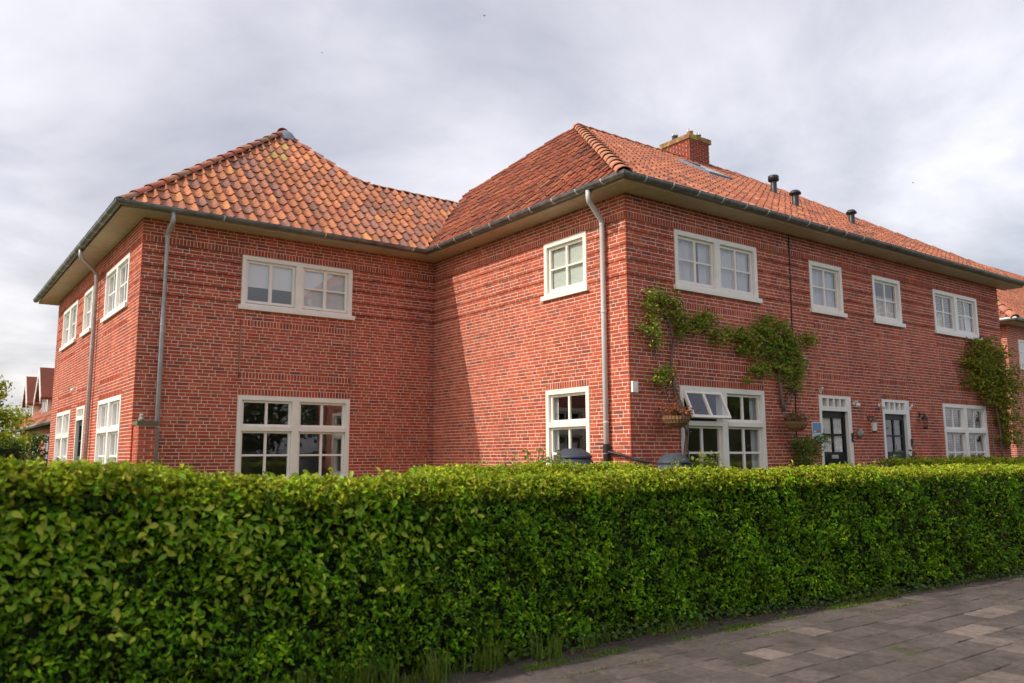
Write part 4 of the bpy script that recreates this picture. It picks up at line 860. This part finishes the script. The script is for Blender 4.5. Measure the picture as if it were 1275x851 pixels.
def bell(px, py, label):
    q = on('C', px, py); r = empty('doorbell', label, 'doorbell'); bx('C', q[0]-XB, q[2], .06, .17, .013, .04).build('case', MT['blackpl'], r); b = MB(); b.fbox('C', q[0]-XB-.012, q[0]-XB+.012, q[2]-.05, q[2]-.026, .04, .046); b.build('button', MT['steel'], r)
bell(1060.5, 545, 'black doorbell on the frame right of the black front door'); bell(1134.5, 551.5, 'black doorbell on the frame right of the slate grey front door')
def globe(face, px, py, label, out_=.10):
    q = on(face, px, py); O, U, n, L = FACES[face]; u = (q[0]-O[0])*U[0]+(q[1]-O[1])*U[1]; r = empty('wall_lamp', label, 'wall lamp')
    p = fp(face, u, q[2], out_); g = MB(); g.lathe((p[0], p[1], p[2]-.07), [(0, .02), (.022, .024), (.040, .045), (.042, .07), (.033, .095), (.02, .105), (0, .107)], 14); g.build('globe', MT['glow'], r, True)
    m = MB(); m.tube([fp(face, u, q[2]+.03, .0), fp(face, u, q[2]+.06, .05), fp(face, u, q[2]+.06, out_)], .012, 6); m.tube([fp(face, u, q[2]+.03, .0), fp(face, u, q[2]+.03, .02)], .035, 10); m.build('mount', MT['white'], r)
globe('C', 1062.5, 504.5, 'small white globe wall lamp right of the black front door'); globe('C', 1094, 506.5, 'small white globe wall lamp left of the slate grey front door'); globe('D', 96.5, 486, 'white globe wall lamp above the side facade door')
def lantern(px, py, label, col, hgt=.28):
    q = on('C', px, py); u = q[0]-XB; z = q[2]; r = empty('wall_lantern', label, 'wall lantern'); p = fp('C', u, z, .12)
    m = MB(); m.tube([fp('C', u, z+.16, .0), fp('C', u, z+.18, .12)], .012, 6); m.fbox('C', u-.03, u+.03, z+.1, z+.2, .006, .02); m.build('arm', col, r)
    m = MB(); m.lathe((p[0], p[1], z+.06), [(.075, 0), (.07, .02), (.02, .09), (.012, .12), (0, .12)], 8); m.build('cap', col, r); m = MB(); m.lathe((p[0], p[1], z-.15), [(0, 0), (.035, .0), (.05, .03), (.05, .04)], 8); m.build('base', col, r)
    m = MB(); m.lathe((p[0], p[1], z-.11), [(.045, 0), (.062, .17)], 8); m.build('glass', MT['glow'] if col is not MT['black'] else MT['glassdark'], r)
lantern(1081.5, 530, 'weathered bronze lantern on the wall between the two front doors', mat('bronze', (.16, .10, .06), .6, .3)); lantern(1145, 526, 'black iron lantern on the wall right of the slate grey front door', MT['black'])
q = on('C', 1071.3, 540, .05); m = MB(); m.lathe((q[0], q[1], q[2]-.09), [(0, 0), (.05, .02), (.075, .07), (.06, .12), (.03, .16), (.035, .19), (0, .2)], 12); m.tube([(q[0], YC-.0, q[2]+.08), (q[0], q[1], q[2]+.06)], .012, 6); tag(m.build('wall_ornament', MT['stone'], None, True), 'small grey stone face ornament hung on the wall between the front doors', 'ornament')
for px, py, lab in ((1021.5, 488, 'white flag holder on the frame corner of the black front door'), (1133, 509, 'white flag holder on the frame side of the slate grey front door')):
    q = on('C', px, py, .012); m = MB(); m.tube([tuple(q), (q[0]-.03, q[1]-.07, q[2]+.07)], .02, 8); m.tube([tuple(q+np.array([0, .012, 0])), tuple(q-np.array([0, .01, 0]))], .035, 8); tag(m.build('flag_holder', MT['white']), lab, 'flag holder')
# rain barrels and diverter
def barrel(x, y, label, z1, s=1.0):
    r = empty('rain_barrel', label, 'rain barrel'); m = MB(); R = .38*s; h = z1-.17
    m.lathe((x, y, 0), [(0, .01), (R*.72, .01), (R*.80, .06), (R*.98, h*.45), (R, h*.62), (R*.97, h*.74), (R*.88, h*.86), (R*.72, h*.955), (R*.60, h), (R*.56, h+.005)], 32); m.build('body', MT['barrel'], r, True)
    l = MB(); l.lathe((x, y, h), [(R*.68, -.012), (R*.69, .012), (R*.66, .022), (R*.58, .06), (R*.45, .095), (R*.36, .115), (R*.34, .13), (0, .135)], 32); l.build('lid', MT['barrel'], r, True)
    t = MB(); a = -.9; t.tube([(x+R*.86*math.cos(a), y+R*.86*math.sin(a), h*.88), (x+(R*.86+.05)*math.cos(a), y+(R*.86+.05)*math.sin(a), h*.88)], .02, 10); t.build('overflow_plug', MT['blackpl'], r)
    for k in range(3): rr = MB(); rr.lathe((x, y, h*(.2+.2*k)), [(R*(.86+.06*k), 0), (R*(.88+.06*k)+.012, .01), (R*(.87+.06*k)+.012, .03), (R*(.87+.06*k), .04)], 32); rr.build('hoop', MT['barrel'], r, True)
barrel(8.26, 9.62, 'slate grey rain barrel with domed lid below the small lower window of the inner wall', 1.80, 1.12); barrel(9.16, 8.40, 'slate grey rain barrel with domed lid at the brick corner, beside the white downpipe', 1.715, .95)
p0 = fp('B', YA-9.425, 1.66, .075); m = MB(); m.tube([(p0[0], p0[1], 1.55), (p0[0], p0[1], 1.68)], .050, 12); m.tube([(p0[0], p0[1], 1.70), (p0[0], p0[1], 1.83)], .052, 12); m.tube([(p0[0], p0[1], 1.715), (p0[0]+.02, 9.1, 1.66), (8.72, 8.72, 1.585), (8.86, 8.55, 1.55)], .022, 8)
tag(m.build('rain_diverter', MT['blackpl'], None), 'black rain diverter and hose on the white downpipe leading to the barrel', 'rain diverter')
# garden plants peeping over the hedge
def plant(x, y, z0, z1, n, s, label, pal, spread=.25, name='garden_plant'):
    r = empty(name, label, 'plant'); st = MB(); P = []
    for k in range(7):
        a = random.uniform(0, 6.28); b = random.uniform(.2, 1)*spread; tip = (x+b*math.cos(a), y+b*math.sin(a), z0+(z1-z0)*random.uniform(.7, 1)); st.tube([(x, y, 0), ((x+tip[0])/2, (y+tip[1])/2, z0), tip], .006, 5)
        for j in range(n//7): t = random.uniform(.0, 1); P.append((x+(tip[0]-x)*(.5+.5*t)+random.gauss(0, .05), y+(tip[1]-y)*(.5+.5*t)+random.gauss(0, .05), z0+(tip[2]-z0)*t+random.gauss(0, .03)))
    st.build('stem', MT['bark'], r); P = np.array(P); stuff(leaf_obj('foliage', [leaf_arrays(P, np.tile([-.2, -.5, 1.], (len(P), 1)), s*RNG.uniform(.6, 1.3, len(P)), pick(len(P), pal), .5, .7)], MT['leaf'], r))
LIME = [(.20, .26, .03, 3), (.14, .22, .025, 3), (.25, .25, .04, 1)]
plant(6.95, 8.9, 1.2, 1.80, 130, .07, 'lime green garden plant rising over the hedge left of the rain barrel', LIME, .18); plant(7.6, 9.2, 1.2, 1.74, 90, .06, 'lime green leafy sprig in front of the lower inner window', LIME, .14)
plant(9.62, 8.15, 1.2, 1.72, 200, .07, 'lime green leafy plant between the barrel and the open window', LIME, .2); plant(6.3, 8.7, 1.2, 1.70, 80, .06, 'short lime green sprig over the hedge by the shaded inner wall', LIME, .15); plant(15.0, 8.1, 1.2, 1.86, 160, .07, 'dark green plant between the two front doors behind the low hedge', [(.06, .11, .02, 3), (.09, .15, .02, 2)], .25)
plant(8.78, 8.02, 1.2, 1.66, 60, .06, 'lime green sprig in front of the corner rain barrel', LIME, .08)
# ------------------------------------------------------------------ trees
def tree(label, x, y, h, cr, n, size, pal, name='garden_tree', group=None, cb=.3, seed=1):
    rr = random.Random(seed); r = empty(name, label, 'tree', group=group); t = MB(); R = .035*h; pts = [(x+rr.uniform(-.1, .1)*k, y+rr.uniform(-.1, .1)*k, h*.75*k/5) for k in range(6)]; t.tube(pts, [R*(1-.14*k) for k in range(6)], 9); cl = []
    for k in range(9):
        a = k*2.4+rr.uniform(-.3, .3); z = h*(cb+.08+.5*k/9); L = cr*rr.uniform(.5, .95); e = (x+L*math.cos(a), y+L*math.sin(a), z+L*.5); t.tube([(x, y, z), (x+L*.5*math.cos(a), y+L*.5*math.sin(a), z+L*.18), e], [R*.45, R*.3, R*.1], 6); cl += [(e, cr*.42), ((x+L*.55*math.cos(a), y+L*.55*math.sin(a), z+L*.45), cr*.38)]
    cl += [((x+rr.uniform(-.3, .3)*cr, y+rr.uniform(-.3, .3)*cr, h*(.72+.24*k/5)), cr*.4) for k in range(6)]; t.build('trunk', MT['bark'], r, True); Pp = []; Nn = []; Cc = []
    for (c, q) in cl:
        m = n//len(cl); d = unit(RNG.normal(0, 1, (m, 3))); rad = q*RNG.uniform(.45, 1.05, (m, 1))*(1+.18*np.sin(d[:, :1]*7+d[:, 1:2]*5)); Pp.append(np.array(c)+d*rad*[1, 1, .8]); Nn.append(d+[0, 0, .4]); Cc.append(pick(m, pal)*rr.uniform(.75, 1.2))
    P = np.concatenate(Pp); stuff(leaf_obj('crown', [leaf_arrays(P, np.concatenate(Nn), size*RNG.uniform(.6, 1.3, len(P)), np.concatenate(Cc), .7)], MT['leaf'], r))
SPRING = [(.42, .50, .025, 4), (.34, .44, .02, 3), (.48, .50, .04, 2), (.22, .30, .02, 2)]
tree('yellow-green leafy tree standing left of the dormer house', 1.75, 32.5, 4.2, 1.45, 10000, .14, SPRING, cb=.05, seed=3); tree('rounded yellow-green shrub in front of the dormer house', 2.95, 31.0, 2.3, .6, 3000, .12, SPRING, 'garden_shrub', cb=.05, seed=5); tree('bright green shrub beside the far corner of the side facade', 3.0, 27.2, 2.35, .55, 2600, .09, [(.10, .20, .02, 3), (.07, .15, .02, 3)], 'garden_shrub', cb=.05, seed=6)
tree('pale pinkish-leaved shrub between tree and dormer house', 2.75, 34.5, 2.5, .7, 2200, .12, [(.20, .17, .05, 3), (.16, .13, .06, 2), (.12, .16, .03, 2)], 'garden_shrub', cb=.05, seed=8)
hedge('far_hedge', 'dark green clipped hedge far left below the yellow-green tree', -8, 2.75, lambda x: 27.6+0*np.asarray(x), 1.0, lambda x: 2.05+0*np.asarray(x), 900, .12, [(.045, .085, .014, 3), (.06, .10, .016, 2)], [(.09, .15, .018, 3), (.07, .12, .015, 2)])
DARK = [(.05, .085, .012, 3), (.07, .11, .015, 3), (.035, .06, .01, 2), (.11, .13, .02, 1)]
for i, (x, y, h) in enumerate(((-9, -15, 10), (-1.5, -17, 11.5), (6, -15.5, 10.5), (13, -17, 11), (20.5, -15, 9.5), (28, -17, 11), (36, -16, 10), (46, -17, 11), (-18, -16, 10))):
    tree('broad green street tree across the road, facing the house, seen mirrored in its windows', x, y+3.5, h*.62, 4.3, 6500, .36, DARK, 'street_tree', 'street trees across the road', cb=.02, seed=20+i)
hedge('far_hedge', 'dark hedge across the road under the street trees, facing the house', -25, 50, lambda x: -9.5+0*np.asarray(x), 1.2, lambda x: 1.5+0*np.asarray(x), 260, .16, DARK, DARK)
# ------------------------------------------------------------------ neighbouring houses
def far_tiles(o, sd, td, slope, poly, smax, tmax, z0, par): 
    R = tile_field(o, sd, td, slope, poly, smax, tmax, palC, .23, .36, z0); V = []; Fc = []; Cc = []
    for v, c in R: n = len(V); V += v; Fc += [tuple(n+q for q in f) for f in TF]; Cc += [c]*len(v)
    return stuff(mesh_obj('roof_tiling', np.array(V), np.array(Fc), MT['tile'], par, Cc, True))
def far_window(par, x0, x1, y0, y1, z0, z1, axis, mull=True):
    f = MB(); t = .07; d = .03
    def b(a0, a1, q0, q1, e=0): f.box(a0, a1, y0-d+e, y0+.05, q0, q1) if axis == 'y' else f.box(x0-d+e, x0+.05, a0, a1, q0, q1)
    a0, a1 = (x0, x1) if axis == 'y' else (y0, y1); b(a0, a0+t, z0, z1); b(a1-t, a1, z0, z1); b(a0+t, a1-t, z0, z0+t, .001); b(a0+t, a1-t, z1-t, z1, .001)
    c = (a0+a1)/2; b(c-.05, c+.05, z0+t, z1-t, .002); zm = z0+(z1-z0)*.6; b(a0+t, c-.05, zm-.025, zm+.025, .003); b(c+.05, a1-t, zm-.025, zm+.025, .003)
    w = f.build('window', MT['white'], par); p = MB(); p.box(a0+t, a1-t, y0-.008, y0-.003, z0+t, z1-t) if axis == 'y' else p.box(x0-.008, x0-.003, a0+t, a1-t, z0+t, z1-t); p.build('pane', glass_mat('far_glass', (.05, .05, .05), .15, 1), w)
nh = empty('brick_house', 'neighbouring red brick house with orange tiled hip roof beyond the far end of the facade', 'house'); nx, ny, nz = 28.1, 11.4, 5.77
MB().box(nx, nx+14, ny, ny+9, -.1, nz).build('wall', MT['fbrick'], nh); MB().box(nx-.42, nx+14.4, ny-.42, ny+9.4, nz, nz+.06).build('soffit', MT['soffit'], nh)
g = MB(); g.tube([(nx-.5, ny+9.5, nz+.08), (nx-.5, ny-.5, nz+.08), (nx+14.5, ny-.5, nz+.08)], .07, 8); g.build('gutter', MT['zinc'], nh)
RZ = nz+.1; e = .46; ap = (nx+4.2, ny+4.5); sN = .8; sW = sN*(4.5+e)/(4.2+e)
rf = MB(); rf.add([(nx-e, ny-e, RZ-.03), (nx+14+e, ny-e, RZ-.03), (nx+14, ap[1], RZ+sN*(4.5+e)-.03), (ap[0], ap[1], RZ+sN*(4.5+e)-.03), (nx-e, ny+9+e, RZ-.03), (nx+14, ny+9+e, RZ-.03)], [(0, 1, 2, 3), (0, 3, 4), (3, 2, 5, 4)]); ro = rf.build('roof', MT['felt'], nh)
far_tiles((nx-e, ny-e), (1, 0), (0, 1), sN, [(nx-e, ny-e), (nx+14, ny-e), (nx+14, ap[1]), ap], 14.6, 5.2, RZ, ro); far_tiles((nx-e, ny+9+e), (0, -1), (1, 0), sW, [(nx-e, ny-e), ap, (nx-e, ny+9+e)], 10, 4.8, RZ, ro)
roof_keep = roof; roof = ro; ridge_run((nx-e, ny-e, RZ), (ap[0], ap[1], RZ+sN*(4.5+e)), 17, .13, palH, .05, .85); roof = roof_keep
far_window(nh, nx+.75, nx+2.9, ny, ny, 4.35, 5.33, 'y'); far_window(nh, nx+.75, nx+2.9, ny, ny, 1.1, 2.75, 'y')
h2 = empty('terraced_house', 'far terrace with orange roof and white chimney stack behind the neighbouring house', 'house')
MB().box(33, 52, 17.0, 25, -.1, 6.3).build('wall', MT['fbrick'], h2); r2_ = MB(); r2_.add([(32.6, 16.6, 6.3), (52.4, 16.6, 6.3), (52.4, 21, 10.1), (32.6, 21, 10.1), (52.4, 25.4, 6.3), (32.6, 25.4, 6.3)], [(0, 1, 2, 3), (3, 2, 4, 5), (0, 3, 5), (1, 4, 2)]); r2o = r2_.build('roof', MT['felt'], h2)
far_tiles((32.6, 16.6), (1, 0), (0, 1), .86, [(32.6, 16.6), (52.4, 16.6), (52.4, 21), (32.6, 21)], 20, 4.5, 6.33, r2o)
cc = MB(); cc.box(36.6, 37.6, 20.3, 21.4, 9.0, 11.0); cc.box(36.5, 37.7, 20.2, 21.5, 11.0, 11.12); cc.build('chimney', MT['cream'], r2o)
# house with two gabled dormers, far left
dh = empty('dormer_house', 'far brick house with steep red roof and two white gabled dormers', 'house'); ex, ez, sl_ = 3.77, 2.82, 1.2; ya, yb = 27.5, 42.5
MB().box(ex+.3, ex+8, ya, yb, -.1, ez+.0).build('wall', MT['fbrick'], dh); rr_ = MB(); rr_.add([(ex, ya-.2, ez), (ex, yb+.2, ez), (ex+4.1, yb+.2, ez+4.9), (ex+4.1, ya-.2, ez+4.9), (ex+8.2, yb+.2, ez), (ex+8.2, ya-.2, ez)], [(0, 1, 2, 3), (3, 2, 4, 5), (0, 3, 5), (1, 4, 2)]); dro = rr_.build('roof', MT['felt'], dh)
far_tiles((ex, yb+.2), (0, -1), (1, 0), sl_, [(ex, ya-.2), (ex+4.1, ya-.2), (ex+4.1, yb+.2), (ex, yb+.2)], 15.6, 4.2, ez+.03, dro)
g = MB(); g.tube([(ex-.05, ya-.2, ez), (ex-.05, yb+.2, ez)], .07, 8); g.build('gutter', MT['zinc'], dh)
for k in range(4): far_window(dh, ex+.3, ex+.3, 29+k*3.3, 30.6+k*3.3, 1.0, 2.5, 'x')
for yc in (35.6, 39.9):
    x0 = ex+.38; zb = ez+sl_*.38-.05; w = .72; za = zb+.85; zt = za+.9; m = MB()
    m.add([(x0, yc-w, zb), (x0, yc+w, zb), (x0, yc+w, za), (x0, yc, zt), (x0, yc-w, za), (x0+2.6, yc-w, zb+2.4), (x0+2.6, yc+w, zb+2.4), (x0+2.6, yc+w, za+2.4), (x0+2.6, yc, zt+.3), (x0+2.6, yc-w, za+2.4)], [(0, 4, 3, 2, 1), (0, 1, 6, 5), (1, 2, 7, 6), (4, 0, 5, 9)]); do = m.build('dormer', MT['white'], dh)
    for s in (-1, 1):
        m = MB(); o_ = .22; m.hexa([(x0-.25, yc, zt+.02), (x0+2.6, yc, zt+.02), (x0+2.6, yc+s*(w+o_), za-.26), (x0-.25, yc+s*(w+o_), za-.26), (x0-.25, yc, zt+.12), (x0+2.6, yc, zt+.12), (x0+2.6, yc+s*(w+o_), za-.16), (x0-.25, yc+s*(w+o_), za-.16)], (.20, .062, .04)); m.build('dormer_roof', MT['tile'], do)
        b = MB(); b.hexa([(x0-.28, yc, zt-.14), (x0-.25, yc, zt-.14), (x0-.25, yc+s*(w+o_), za-.42), (x0-.28, yc+s*(w+o_), za-.42), (x0-.28, yc, zt+.11), (x0-.25, yc, zt+.11), (x0-.25, yc+s*(w+o_), za-.17), (x0-.28, yc+s*(w+o_), za-.17)]); b.build('barge_board', MT['white'], do)
    p = MB(); p.box(x0-.02, x0-.012, yc-.45, yc+.45, zb+.15, za+.1); p.build('pane', glass_mat('dormer_glass', (.05, .05, .05), .2, 1), do); f_ = MB(); f_.box(x0-.035, x0-.021, yc-.03, yc+.03, zb+.15, za+.1); f_.box(x0-.034, x0-.0215, yc-.5, yc-.45, zb+.1, za+.15); f_.box(x0-.034, x0-.0215, yc+.45, yc+.5, zb+.1, za+.15); f_.build('window_bar', MT['white'], do)
# birds high over the roofs
for i, (px, py, t, lab) in enumerate(((603, 20, 38, 'small dark bird with raised wings high above the roof valley'), (1137, 228, 48, 'small dark swift flying over the street wing roof'), (401, 66, 55, 'tiny dark bird far above the left roof apex'))):
    q = ray(px, py)*t; q[2] += EYE; m = MB(); s = .075
    m.lathe((q[0], q[1], q[2]-s*.4), [(0, 0), (s*.28, s*.2), (s*.3, s*.5), (0, s*.9)], 6)
    for k in (-1, 1): a = CR*k; m.add([q+np.array([0, 0, .02]), q+np.array([0, 0, -.02]), q+a*s*1.1+np.array([0, 0, s*.7]), q+a*s*.6+np.array([0, 0, s*.65])], [(0, 1, 2, 3)])
    tag(m.build('bird', MT['bird']), lab, 'bird', 'birds in the sky')
